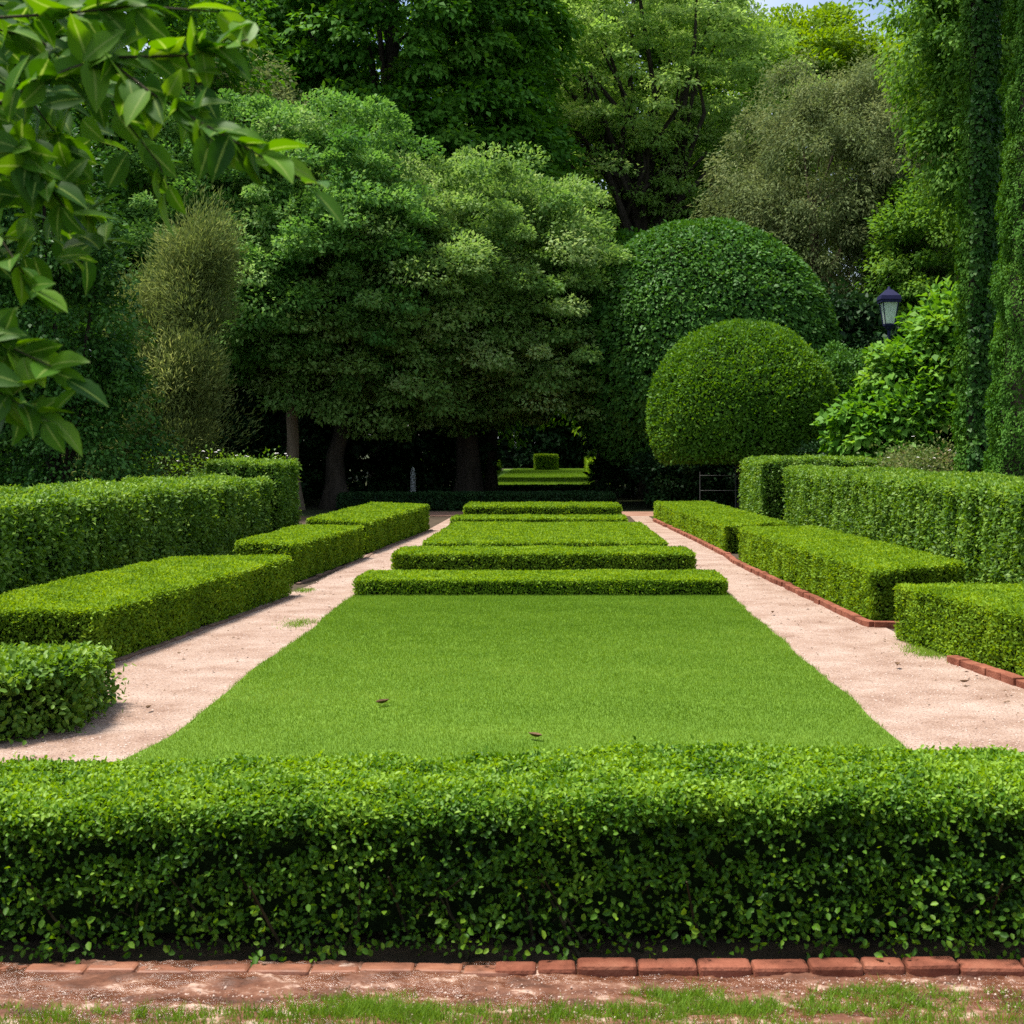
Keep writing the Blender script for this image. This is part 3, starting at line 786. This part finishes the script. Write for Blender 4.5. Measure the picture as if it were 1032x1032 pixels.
# dark evergreens filling the shade behind
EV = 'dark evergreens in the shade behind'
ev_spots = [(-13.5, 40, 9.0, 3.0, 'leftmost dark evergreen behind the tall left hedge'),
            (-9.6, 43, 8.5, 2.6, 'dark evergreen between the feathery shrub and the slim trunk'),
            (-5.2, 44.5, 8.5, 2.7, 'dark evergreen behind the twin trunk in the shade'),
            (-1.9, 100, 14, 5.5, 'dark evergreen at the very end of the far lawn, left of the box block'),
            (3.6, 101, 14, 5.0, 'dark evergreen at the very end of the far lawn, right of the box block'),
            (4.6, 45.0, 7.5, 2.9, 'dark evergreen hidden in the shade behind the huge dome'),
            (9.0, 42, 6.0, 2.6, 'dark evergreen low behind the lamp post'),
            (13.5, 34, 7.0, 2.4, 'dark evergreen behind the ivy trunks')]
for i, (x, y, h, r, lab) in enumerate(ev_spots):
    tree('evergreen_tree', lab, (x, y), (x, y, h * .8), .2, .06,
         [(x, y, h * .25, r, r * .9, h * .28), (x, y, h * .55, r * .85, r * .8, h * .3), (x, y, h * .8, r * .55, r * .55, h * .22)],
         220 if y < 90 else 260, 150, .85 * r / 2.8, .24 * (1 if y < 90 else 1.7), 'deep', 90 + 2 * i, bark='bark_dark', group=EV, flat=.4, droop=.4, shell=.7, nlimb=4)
# thin bare trunks in the dark walk
TR = 'thin shaded trunks in the dark walk'
for i, (x, y, r, lab) in enumerate([(-1.95, 43.5, .17, 'slim near-black trunk just right of the stout trunk, beside the far lawn'), (1.75, 50.5, .16, 'slim near-black trunk at the right side of the far lawn'),
                                   (2.9, 41.5, .3, 'dark trunk in the shade at the right of the arch'), (-7.9, 41, .18, 'slim dark trunk deep in the shade on the left')]):
    tree('shaded_tree', lab, (x, y), (x + .1, y, 7.0 if i != 2 else 5.0), r, r * .6, [(x, y, 7.6 if i != 2 else 5.0, 2.2, 2.2, 1.7), (x + .8, y, 6.4 if i != 2 else 4.2, 1.6, 1.6, 1.0)], 120, 150, .75, .20, 'chestnut', 120 + i, bark='bark_dark', group=TR, flat=.4, droop=.4)


BT = 'woodland trees standing behind the airy tree'
for i, (x, y, h, lab) in enumerate([(-4.4, 62, 25, 'green woodland tree between the tall dark tree and the airy tree'), (3.4, 65, 25, 'green woodland tree straight behind the airy tree'),
                                  (8.2, 64, 21, 'green woodland tree between the airy tree and the distant bright tree'), (-14.5, 66, 27, 'green woodland tree behind the tall dark tree, far left'),
                                  (19.5, 60, 22, 'green woodland tree behind the drooping tree on the right')]):
    tree('woodland_tree', lab, (x, y), (x, y, h * .7), .4, .15, [(x, y, h * .32, 3.4, 3, h * .22), (x + (3.2 if i == 0 else .5), y, h * .6, 3.6, 3, h * .24), (x + (3.6 if i == 0 else -.3), y, h * .85, 2.8, 2.6, h * .17)],
         210, 260, 1.35, .27, 'wood', 180 + 2 * i, bark='bark_dark', group=BT, flat=.45, droop=.35, shell=.7, nlimb=5)


# dark understory shrubs
def shrub(name, label, c, blobs, ncl, per, cr, leaf, mat, seed, cat='shrub', stem=.03, group=None, **kw):
    t = thing(name, (c[0], c[1], 0), label, cat, group)
    C = crown(t, blobs, ncl, per, cr, leaf, M[mat], seed, name='foliage', **kw)
    rng = np.random.default_rng(seed)
    for q in rng.choice(len(C), min(8, len(C)), replace=False):
        s = np.array((c[0] + .12 * rng.normal(), c[1] + .12 * rng.normal(), -.03)); e = C[q]
        b = MB(); b.tube([s, s * .5 + e * .5 + rng.normal(size=3) * .08, e], [stem, stem * .7, stem * .3], 5)
        b.build('stem', M['bark_dark'], t, smooth=True)
    return t
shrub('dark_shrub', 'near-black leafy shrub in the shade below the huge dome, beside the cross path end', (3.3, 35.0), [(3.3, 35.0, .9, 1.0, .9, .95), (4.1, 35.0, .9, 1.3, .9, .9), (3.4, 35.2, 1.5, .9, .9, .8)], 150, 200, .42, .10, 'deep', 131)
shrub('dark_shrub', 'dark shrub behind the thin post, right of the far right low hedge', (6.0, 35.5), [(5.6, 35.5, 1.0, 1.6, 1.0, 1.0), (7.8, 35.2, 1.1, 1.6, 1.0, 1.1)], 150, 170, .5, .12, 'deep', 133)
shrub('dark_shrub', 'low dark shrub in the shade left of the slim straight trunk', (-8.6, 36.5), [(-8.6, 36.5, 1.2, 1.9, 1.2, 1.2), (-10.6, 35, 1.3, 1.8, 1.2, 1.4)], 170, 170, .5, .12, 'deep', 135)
# right-hand broad-leaved shrub and round dark bush
shrub('broadleaf_shrub', 'bright broad-leaved shrub rising beside the ivy trunk, below the lamp', (6.9, 27.6),
      [(8.0, 27.8, 3.3, .8, .9, 1.45), (7.2, 27.5, 2.35, .75, .8, .95), (6.85, 27.6, 3.08, .42, .5, .6), (7.1, 27.3, 1.8, 1.2, .9, .9), (6.15, 27.5, 2.0, .5, .6, .6)], 210, 110, .34, .165, 'broad', 141, flat=.5, droop=.35, up=.8, wid=.7, ragged=1.03)
shrub('round_bush', 'small dark rounded bush between the topiary ball and the broad-leaved shrub', (7.05, 33.2), [(7.05, 33.2, 2.3, .8, .7, 1.5), (7.5, 33.2, 1.3, .9, .7, .9)], 150, 170, .28, .09, 'laurel', 143, flat=.6)
shrub('feathery_shrub', 'feathery yellow-olive shrub with arching plumes, left of the silvery trees', (-8.5, 30.0),
      [(-7.6, 30, 5.6, .5, .6, .5), (-7.9, 30.2, 4.8, .45, .6, .5), (-7.6, 30, 4.2, .4, .6, .3), (-9.1, 30, 4.2, .4, .6, .5), (-8.5, 30, 3.5, .55, .6, .55), (-8.0, 29.6, 2.9, .75, .7, .5), (-8.8, 29.7, 2.3, .8, .7, .7), (-8.1, 29.8, 1.5, .8, .7, .7), (-9.3, 30, 1.3, .7, .7, .8)],
      240, 300, .42, .13, 'feather', 145, flat=1.3, droop=.0, wid=.16, up=.5, hang=-.7, shell=.2, ragged=1.5)
# ivy-covered mass at the far left
t = shrub('ivy_column', 'tall ivy-covered evergreen at the left edge, behind the tall left hedge', (-8.1, 22.8),
          [(-8.1, 22.8, 1.6, 1.35, 1.0, 1.6), (-8.3, 22.8, 3.6, 1.35, 1.0, 1.8), (-8.6, 22.8, 5.4, 1.2, 1.0, 1.6)], 330, 200, .38, .085, 'ivy', 147, flat=.8, droop=.4, cat='ivy tree', stem=.06)
tree('tall_dark_tree', 'tall dark tree at the far left behind the foreground leaves', (-15.5, 36), (-15.5, 36, 12), .4, .15,
     [(-15.5, 36, 9, 4.2, 3.4, 4.6), (-11.8, 38, 11.5, 3.2, 3, 4.0), (-15, 36, 14, 4, 3.2, 3.4), (-18, 36, 6, 3, 3, 5)], 420, 220, .85, .19, 'chestnut', 149, bark='bark_dark', flat=.4, droop=.4, shell=.7)
tree('silver_tree', 'pale silvery-leaved tree top between the foreground leaves and the dark tall tree', (-10.2, 42), (-10.2, 42, 10), .25, .1,
     [(-10.2, 42, 10.5, 2.4, 2.2, 2.8), (-8.3, 42, 9.2, 1.8, 1.8, 1.6), (-11.6, 41.6, 8, 2, 2, 2.6)], 280, 250, .62, .13, 'olive', 151, flat=.6, hang=.4)


# ---------------------------------------------------------------- ivy-clad trunks on the right
def ivy_trunk(name, label, base, top, r0, r1, mat, seed, leaf=.075, cover=3.2, edge=None):
    rng = np.random.default_rng(seed)
    base = np.array((*base, 0.0)); top = np.array(top, float)
    t = thing(name, (base[0], base[1], 0), label, 'ivy tree')
    Ht = top[2]
    area = 2 * PI * (r0 + r1) / 2 * Ht
    n = int(cover * area / (.5 * leaf * leaf * .8))
    f = rng.random(n); th = rng.random(n) * 2 * PI
    r = r0 * (1 - f) + r1 * f
    N = np.stack([np.cos(th), np.sin(th), np.zeros(n)], 1)
    P0 = base * (1 - f)[:, None] + top * f[:, None] + N * r[:, None]
    lump = noise3(P0 * (1, 1, .6), .55, seed) * .07 + noise3(P0, .2, seed + 2) * .03
    P = P0 + N * (lump - np.abs(rng.normal(size=n)) * .04)[:, None]
    A = np.array((0, 0, -.8)) + N * .5 + rng.normal(size=(n, 3)) * .45
    NN = N + np.array((0, 0, .4)) + rng.normal(size=(n, 3)) * .45
    tint = .40 + .16 * rng.normal(size=n) + .22 * noise3(P, .7, seed + 5)
    L = leaf * (.6 + .7 * rng.random(n))
    if edge is None:
        leaves('ivy', P, A, NN, L, L * .8, M[mat], t, tint)
    else:                                               # a mossy flank beside glossier ivy
        side = (N @ np.array(edge)) + .25 * noise3(P, .5, seed + 8) > .25
        leaves('ivy', P[~side], A[~side], NN[~side], L[~side], L[~side] * .8, M[mat], t, tint[~side])
        leaves('moss', P[side], A[side], NN[side], L[side] * .6, L[side] * .4, M['moss'], t, tint[side] + .1)
        k = rng.choice(np.where(side)[0], side.sum())
        leaves('moss_cover', P[k] - N[k] * .015 + rng.normal(size=(len(k), 3)) * .02, A[k], NN[k], L[k] * .6, L[k] * .4, M['moss'], t, tint[k] + .1)
    b = MB(); pts = [base * (1 - q) + top * q for q in np.linspace(0, 1, 8)]
    pts[0][2] = -.1
    b.tube(pts, [(r0 * (1 - q) + r1 * q) - .15 for q in np.linspace(0, 1, 8)], 14)
    b.build('trunk', M['bark_dark'], t, smooth=True)
    return t
t1 = ivy_trunk('ivy_clad_tree', 'straight upright trunk wrapped in dark ivy, behind the tall right hedge', (6.10, 20.2), (6.20, 20.2, 9.6), .27, .27, 'ivy', 161, edge=(-.95, .3, 0))
t2 = ivy_trunk('ivy_clad_tree', 'wider mossy leaning trunk at the right frame edge, covered in green creeper', (6.30, 18.2), (6.80, 18.2, 9.4), .68, .62, 'moss', 163, leaf=.06, edge=(-.9, -.45, 0))
crown(t1, [(6.0, 20.4, 11.2, 2.0, 2.0, 1.6)], 90, 160, .6, .15, M['chestnut'], 165, flat=.5, droop=.3)
crown(t2, [(7.6, 18.0, 11.2, 2.2, 2.0, 1.6)], 90, 160, .6, .15, M['chestnut'], 167, flat=.5, droop=.3)

# ---------------------------------------------------------------- woodland behind everything
w = bpy.data.objects.new('woodland', None)
rng = np.random.default_rng(200)
bl = []
for x in np.arange(-62, 66, 6.5):
    y = 88 + 10 * math.sin(x * .9) + (14 if abs(x) < 6 else 0) - abs(x) * .25
    h = 33 + 3 * math.sin(x * 1.7)
    if 8 < x < 22: h = 22
    bl += [(x, y, h * .30, 5.0, 4, h * .32), (x + 1, y + 1, h * .68, 4.6, 4, h * .34)]
for x in (-24, -19, -30, 20, 26, 32):
    h = 17
    bl += [(x, 52, h * .3, 4.6, 4, h * .32), (x, 53, h * .7, 4.2, 4, h * .34)]
wo = thing('woodland', (0, 88, 0), 'dense green woodland closing the view behind the garden', 'woodland')
wo['kind'] = 'stuff'
C = crown(wo, bl, 1500, 150, 2.3, .42, M['wood'], 203, flat=.45, droop=.4, shell=.75, name='foliage')
b = MB()
for (x, y, z, rx_, ry_, rz_) in bl[::2]:
    b.tube([(x, y, -.1), (x + .2, y, 5), (x, y, 14)], [.45, .35, .2], 7)
b.build('trunks', M['bark_dark'], wo, smooth=True)['kind'] = 'stuff'

# ---------------------------------------------------------------- lamp, post, rail, roses, small things
lt = thing('street_lamp', (7.0, 29.0, 0), 'blue-black iron lantern on a post above the broad-leaved shrub', 'street lamp')
cx, cy = 7.0, 29.0
b = MB(); b.frustum((cx, cy), -.05, .5, .09, .075, 10); b.frustum((cx, cy), .5, 4.02, .05, .035, 10); b.frustum((cx, cy), 4.0, 4.08, .06, .11, 10)
b.build('post', M['iron'], lt)
q = PI / 4
b = MB(); b.frustum((cx, cy), 4.08, 4.12, .145, .145, 4, q); b.frustum((cx, cy), 4.56, 4.62, .285, .285, 4, q)
for i in range(4):
    a = q + i * PI / 2
    b.tube([(cx + .14 * math.cos(a), cy + .14 * math.sin(a), 4.12), (cx + .225 * math.cos(a), cy + .225 * math.sin(a), 4.56)], [.012, .012], 5)
lf = b.build('lantern_frame', M['iron'], lt)
b = MB(); b.frustum((cx, cy), 4.122, 4.558, .128, .208, 4, q, cap=False); b.build('lamp_glass', M['lampglass'], lf)
b = MB(); b.frustum((cx, cy), 4.62, 4.70, .305, .28, 4, q); b.frustum((cx, cy), 4.70, 4.83, .27, .085, 4, q); b.frustum((cx, cy), 4.83, 4.90, .05, .015, 8)
b.build('lantern_cap', M['iron'], lf)

pt = thing('pale_post', (-4.05, 40.0, 0), 'thin pale post standing in the dark walk between the trunks', 'post')
b = MB(); b.frustum((-4.05, 40), -.05, .78, .085, .075, 10); b.build('post_body', M['post'], pt)
b = MB(); b.frustum((-4.05, 40), .78, .86, .05, .05, 10); b.frustum((-4.05, 40), .86, .95, .07, .02, 10); b.build('post_cap', M['post'], pt)

rt = thing('iron_railing', (4.3, 33.2, 0), 'faint thin grey metal railing in the shade under the topiary ball', 'railing')
b = MB()
for x in (3.5, 4.35, 5.2):
    b = MB(); b.tube([(x, 33.2, -.05), (x, 33.2, .95 if x != 4.35 else 1.5)], [.016, .014], 6); b.build('railing_post', M['railpaint'], rt)
for z in (.50, .86):
    b = MB(); b.tube([(3.5, 33.17, z), (5.2, 33.17, z)], [.008, .008], 5); b.build('rail', M['railpaint'], rt)


def flowers(name, parent, pts, s, seed, mat='petal'):
    rng = np.random.default_rng(seed)
    for p in pts:
        P, A, N = [], [], []
        m_ = 9
        for k in range(m_):
            a = 2 * PI * k / m_ + rng.random()
            P.append(np.array(p) + rng.normal(size=3) * s * .1); A.append((math.cos(a), math.sin(a), .5 * rng.random())); N.append((0, -.3, 1))
        leaves(name, np.array(P), np.array(A), np.array(N), s, s * .8, M[mat], parent, np.full(len(P), .5))
rb_ = shrub('rose_bush', 'rose bush with small white blooms and reddish shoots, beside the dark ivy trunk', (6.2, 23.5),
            [(6.3, 23.2, 1.05, .55, .6, .55), (6.1, 24.6, .95, .5, .8, .5)], 90, 60, .26, .06, 'rose', 171, flat=.9)
flowers('bloom', rb_, [(6.2 + .35 * rng.normal(), 22.9 + .5 * rng.random(), 1.3 + .14 * rng.normal()) for _ in range(16)], .03, 173)
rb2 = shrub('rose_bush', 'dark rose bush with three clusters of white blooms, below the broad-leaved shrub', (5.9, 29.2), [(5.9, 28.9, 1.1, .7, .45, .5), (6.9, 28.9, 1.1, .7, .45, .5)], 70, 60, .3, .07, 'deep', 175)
flowers('bloom', rb2, [(x + .09 * rng.normal(), 28.5 + .1 * rng.random(), 1.5 + .09 * rng.normal()) for x in (5.85, 6.15, 6.2, 6.9, 6.95, 7.3, 6.3, 5.9) for _ in range(3)], .045, 176)
rb3 = shrub('rose_bush', 'straggly rose bush with pale buds above the end of the tall left hedge', (-5.9, 26.2), [(-6.2, 25.6, 1.1, .6, .4, .28), (-5.4, 25.4, 1.12, .5, .4, .25), (-7.2, 25.8, 1.05, .7, .5, .3)], 60, 26, .22, .06, 'privet', 177, flat=1.0)
flowers('bloom', rb3, [(-7.2 + 2.3 * rng.random(), 25.6, 1.42 + .06 * rng.normal()) for _ in range(14)], .03, 178)

for i, (x, y, r, lab) in enumerate([(-1.04, 8.45, .055, 'curled brown fallen leaf on the left half of the lawn'), (-.10, 7.48, .05, 'dark fallen leaf on the lawn just behind the front hedge'),
                                    (-2.42, 8.3, .035, 'dry brown leaf on the left gravel path by the lawn edge'), (2.45, 9.9, .05, 'dry twig-like leaf on the right gravel path'),
                                    (2.72, 9.2, .035, 'small dry leaf on the right gravel path near the frame edge'), (2.05, 13.0, .04, 'dry leaf on the right gravel path beside the lawn corner')]):
    b = MB(); rr = np.random.default_rng(300 + i); a0 = rr.random() * 6; vs = []
    for u in np.linspace(-1, 1, 5):
        for v in (-1, 0, 1):
            wv = (1 - u * u * .9) * .4
            vs.append((x + r * (u * math.cos(a0) - v * wv * math.sin(a0)), y + r * (u * math.sin(a0) + v * wv * math.cos(a0)), .026 + r * (.5 * abs(v) * wv * 2 + .3 * u * u)))
    fs = [(q * 3 + p, (q + 1) * 3 + p, (q + 1) * 3 + p + 1, q * 3 + p + 1) for q in range(4) for p in range(2)]
    b.add(vs, fs)
    tag(b.build('fallen_leaf', M['dry'], None, smooth=True), lab, 'fallen leaf', 'fallen leaves on lawn and paths')

# dark specks of leaf litter and bark
n = 900
side = RNG.random(n) < .5
Yd = 6.3 + 17 * RNG.random(n) ** 1.5
u = RNG.random(n); u = np.where(RNG.random(n) < .55, u ** 3, u)
Xd = np.where(side, np.interp(Yd, [6, 10, 15, 20, 26], [-3.5, -3.2, -2.78, -2.62, -2.3]) + u * .9, np.interp(Yd, [6, 9, 12, 19, 29], [3.5, 3.0, 2.68, 2.4, 2.05]) - u * .85)
Pd = np.stack([Xd, Yd, np.full(n, .006)], 1)
Ad = RNG.normal(size=(n, 3)) * (1, 1, .15); Nd = np.array((0, 0, 1.0)) + RNG.normal(size=(n, 3)) * .3
Ld = .012 + .028 * RNG.random(n) ** 2
o = leaves('leaf_crumbs', Pd, Ad, Nd, Ld, Ld * .45, M['dry'], None, np.full(n, .5))
tag(o, 'dark crumbs of leaf litter scattered on the gravel paths', 'litter', kind='stuff')

# loose grit on the gravel paths
n = 60000
side = RNG.random(n) < .5
Yg = 6 + 18 * RNG.random(n) ** 1.6
Xl = np.interp(Yg, [6, 10, 15, 20, 26], [-3.5, -3.25, -2.8, -2.68, -2.35]); Xr = np.interp(Yg, [6, 9, 12, 19, 29], [3.5, 3.05, 2.75, 2.45, 2.1])
u = RNG.random(n)
Xg = np.where(side, Xl + u * (lx - Xl), rx + u * (Xr - rx))
s = (.002 + .006 * RNG.random(n) ** 3)
k = 4200
Xg[:k] = -1.9 + 3.7 * RNG.random(k); Yg[:k] = 3.78 + .37 * RNG.random(k) ** .7; s[:k] *= .6
Pg = np.stack([Xg, Yg, np.full(n, .003)], 1); Pg[:k, 2] = .008
offs = np.array([(1, 0, 0), (-.4, .9, 0), (-.6, -.8, 0), (.1, 0, .8)])
V = (Pg[:, None, :] + offs[None] * s[:, None, None]).reshape(-1, 3)
F = (np.arange(n)[:, None, None] * 4 + np.array([(0, 1, 3), (1, 2, 3), (2, 0, 3)])[None]).reshape(-1, 3)
M['grit'] = noise_mat('grit', [(.3, (.16, .10, .08)), (.5, (.40, .29, .24)), (.7, (.62, .52, .46))], 40, rough=.9, bump=0)
tag(np_mesh('path_grit', V, F, M['grit'], None), 'loose grit on the gravel paths and the dirt strip', 'gravel', kind='stuff')


# ---------------------------------------------------------------- the leafy branch at the upper left, close by
def big_leaves(name, P, A, N, L, mat, parent, tint, wid=.54):
    """real blades: a curved, keeled strip of eight quads each"""
    n = len(P)
    A = norm(A); N = norm(N - (N * A).sum(1, keepdims=True) * A); S = np.cross(A, N)
    us = np.array([0, .12, .32, .55, .78, 1.0]); ws = np.array([.02, .60, 1.0, .94, .56, .0])
    rng = np.random.default_rng(9)
    curl = (.10 + .25 * rng.random(n))
    V = np.empty((n, 6, 3, 3), np.float32)
    for i, (u, w_) in enumerate(zip(us, ws)):
        mid = P + A * (L * u)[:, None] - N * (L * curl * u * u)[:, None]
        hw = (L * wid * .5 * w_)[:, None]
        V[:, i, 0] = mid - S * hw + N * hw * .28
        V[:, i, 1] = mid
        V[:, i, 2] = mid + S * hw + N * hw * .28
    q = []
    for i in range(5):
        for j in range(2):
            q.append((i * 3 + j, i * 3 + j + 1, (i + 1) * 3 + j + 1, (i + 1) * 3 + j))
    F = (np.arange(n)[:, None, None] * 18 + np.array(q)[None]).reshape(-1, 4)
    o = np_mesh(name, V.reshape(-1, 3), F, mat, parent, np.repeat(np.clip(tint, 0, 1), 10), smooth=True)
    a = o.data.attributes.new('rib', 'FLOAT', 'POINT')
    a.data.foreach_set('value', np.tile(np.array([0, 1, 0], np.float32), n * 6))
    return o


ft = thing('leafy_tree', (-2.3, 2.3, 0), 'near leafy tree whose branch of large pointed leaves hangs in at the upper left', 'tree')
b = MB()
b.tube([(-2.3, 2.3, -.1), (-2.28, 2.3, 1.2), (-2.2, 2.25, 2.4), (-2.25, 2.3, 3.4)], [.10, .07, .055, .03], 10)
b.build('trunk', M['bark'], ft, smooth=True)


def pxw(px, py, d):                       # where a point seen at that place stands at depth d
    return np.array(((px - 558) * d / 1400, d, 1.6 + (448 - py) * d / 1400))
twigs = [
    ([(-2.2, 2.25, 2.3), (-1.4, 2.2, 2.25), pxw(0, 104, 2.2), pxw(70, 70, 2.2), pxw(107, 58, 2.2), pxw(186, 56, 2.18), pxw(250, 40, 2.15)], .006),
    ([pxw(107, 58, 2.2), pxw(150, 92, 2.15), pxw(205, 125, 2.1), pxw(250, 150, 2.07), pxw(316, 188, 2.05)], .0035),
    ([(-2.2, 2.25, 2.3), (-1.5, 2.3, 2.2), pxw(-60, 120, 2.3), pxw(20, 150, 2.3), pxw(70, 215, 2.3)], .005),
    ([(-1.5, 2.3, 2.2), pxw(-80, 200, 2.25), pxw(0, 240, 2.25), pxw(40, 300, 2.2)], .004),
    ([(-2.25, 2.3, 2.0), (-1.5, 2.25, 1.9), pxw(-60, 330, 2.2), pxw(0, 345, 2.2), pxw(70, 378, 2.2)], .004),
    ([pxw(-60, 330, 2.2), pxw(-10, 390, 2.2), pxw(50, 425, 2.2)], .003),
    ([(-2.25, 2.3, 2.6), (-1.5, 2.2, 2.5), pxw(-40, 20, 2.25), pxw(60, 14, 2.2), pxw(140, 6, 2.2), pxw(220, 12, 2.2)], .005),
    ([pxw(-40, 20, 2.3), pxw(40, 40, 2.4), pxw(110, 100, 2.4), pxw(160, 165, 2.35), pxw(170, 190, 2.35)], .003),
    ([pxw(-40, 60, 2.5), pxw(30, 100, 2.5), pxw(75, 160, 2.5), pxw(90, 220, 2.5)], .003),
    ([pxw(186, 56, 2.18), pxw(205, 100, 2.18), pxw(212, 140, 2.18)], .0025),
]
b = MB(); P, A, N, Lh, T = [], [], [], [], []
rng = np.random.default_rng(77)
dens = [50, 46, 26, 24, 30, 28, 24, 22, 22, 6]
for (pts, r), k in zip(twigs, dens):
    pts = [np.array(p, float) for p in pts]
    b.tube(pts, list(np.linspace(r * .8, r * .25, len(pts))), 6)
    vis = [p for p in pts if (p[0] > -1.05)]
    seg = np.array(vis)
    ts = np.sort(rng.random(k)) * (len(seg) - 1)
    ts[-1] = len(seg) - 1
    for tt in ts:
        i = min(int(tt), len(seg) - 2); f = tt - i
        p = seg[i] * (1 - f) + seg[i + 1] * f
        d = norm(seg[i + 1] - seg[i])
        a = d * .6 + np.array((.12, 0, -.14)) + rng.normal(size=3) * .60
        P.append(p + rng.normal(size=3) * .004); A.append(a)
        N.append(np.array((0, -.55, .75)) + rng.normal(size=3) * .55)
        Lh.append(.052 + .034 * rng.random()); T.append(.42 + .25 * rng.normal())
# crowd of leaves at the very left
for i in range(300):
    px = -60 + 170 * rng.random() ** 1.2; py = -10 + 270 * rng.random()
    P.append(pxw(px, py, 2.3 + .45 * rng.random())); A.append(np.array((.25, 0, -.2)) + rng.normal(size=3) * .65)
    N.append(np.array((0, -.55, .7)) + rng.normal(size=3) * .55); Lh.append(.054 + .032 * rng.random()); T.append(.24 + .2 * rng.normal())
b.build('branches', M['twig'], ft, smooth=True)
P, A, N, Lh, T = map(np.array, (P, A, N, Lh, T))
big_leaves('foliage', P, A, N, Lh, M['spray'], ft, T)
crown(ft, [(-2.7, 2.6, 3.6, .9, .9, .7)], 60, 40, .3, .09, M['spray'], 79, name='crown')

# ---------------------------------------------------------------- light, sky, camera
EL, AZ = math.radians(71), math.radians(82)              # high soft sun, beyond the garden and a little right
sun = bpy.data.lights.new('sun', 'SUN')
sun.energy = 4.0
sun.angle = math.radians(13)
sun.color = (1.0, .95, .86)
so = bpy.data.objects.new('sun', sun)
COL.objects.link(so)
dirv = np.array((math.cos(EL) * math.sin(-AZ), math.cos(EL) * math.cos(AZ), math.sin(EL)))   # towards the sun
from mathutils import Vector
so.rotation_euler = Vector(dirv).to_track_quat('Z', 'Y').to_euler()

wd = bpy.data.worlds.new('World')
sc.world = wd
wd.use_nodes = True
nt = wd.node_tree
nt.nodes.clear()
wout = nt.nodes.new('ShaderNodeOutputWorld')
bg = nt.nodes.new('ShaderNodeBackground')
bg.inputs['Strength'].default_value = .10
sky = nt.nodes.new('ShaderNodeTexSky')
sky.sky_type = 'NISHITA'
sky.sun_disc = False
sky.sun_elevation = EL
sky.sun_rotation = -AZ
sky.dust_density = 2.0
tc = nt.nodes.new('ShaderNodeTexCoord')
ns = nt.nodes.new('ShaderNodeTexNoise'); ns.inputs['Scale'].default_value = 3.2; ns.inputs['Detail'].default_value = 7
nt.links.new(tc.outputs['Generated'], ns.inputs[0])
cr_ = ramp(nt, [(.40, (0, 0, 0)), (.62, (1, 1, 1))])
nt.links.new(ns.outputs['Fac'], cr_.inputs[0])
mx = nt.nodes.new('ShaderNodeMix'); mx.data_type = 'RGBA'
nt.links.new(cr_.outputs[0], mx.inputs[0])
nt.links.new(sky.outputs[0], mx.inputs[6])
mx.inputs[7].default_value = (4.8, 5.3, 6.0, 1)
nt.links.new(mx.outputs[2], bg.inputs['Color'])
nt.links.new(bg.outputs[0], wout.inputs[0])

cam = bpy.data.cameras.new('camera')
co = bpy.data.objects.new('camera', cam)
COL.objects.link(co)
co.location = (0, 0, 1.6)
co.rotation_euler = (math.radians(90), 0, 0)
cam.sensor_width = 36
cam.lens = 1400 / 1032 * 36
cam.shift_x = -42 / 1032
cam.shift_y = -68 / 1032
cam.clip_start = .05
cam.clip_end = 2000
cam.dof.use_dof = True
cam.dof.focus_distance = 14
cam.dof.aperture_fstop = 11
sc.camera = co

sc.view_settings.view_transform = 'Standard'
sc.view_settings.look = 'None'
sc.view_settings.exposure = 1.0
sc.view_settings.gamma = 1
sc.view_settings.use_curve_mapping = False
sc.render.engine = 'CYCLES'
sc.cycles.max_bounces = 6
sc.cycles.diffuse_bounces = 3
sc.cycles.glossy_bounces = 2
sc.cycles.transmission_bounces = 4
sc.cycles.use_denoising = False
sc.cycles.sample_clamp_indirect = 4
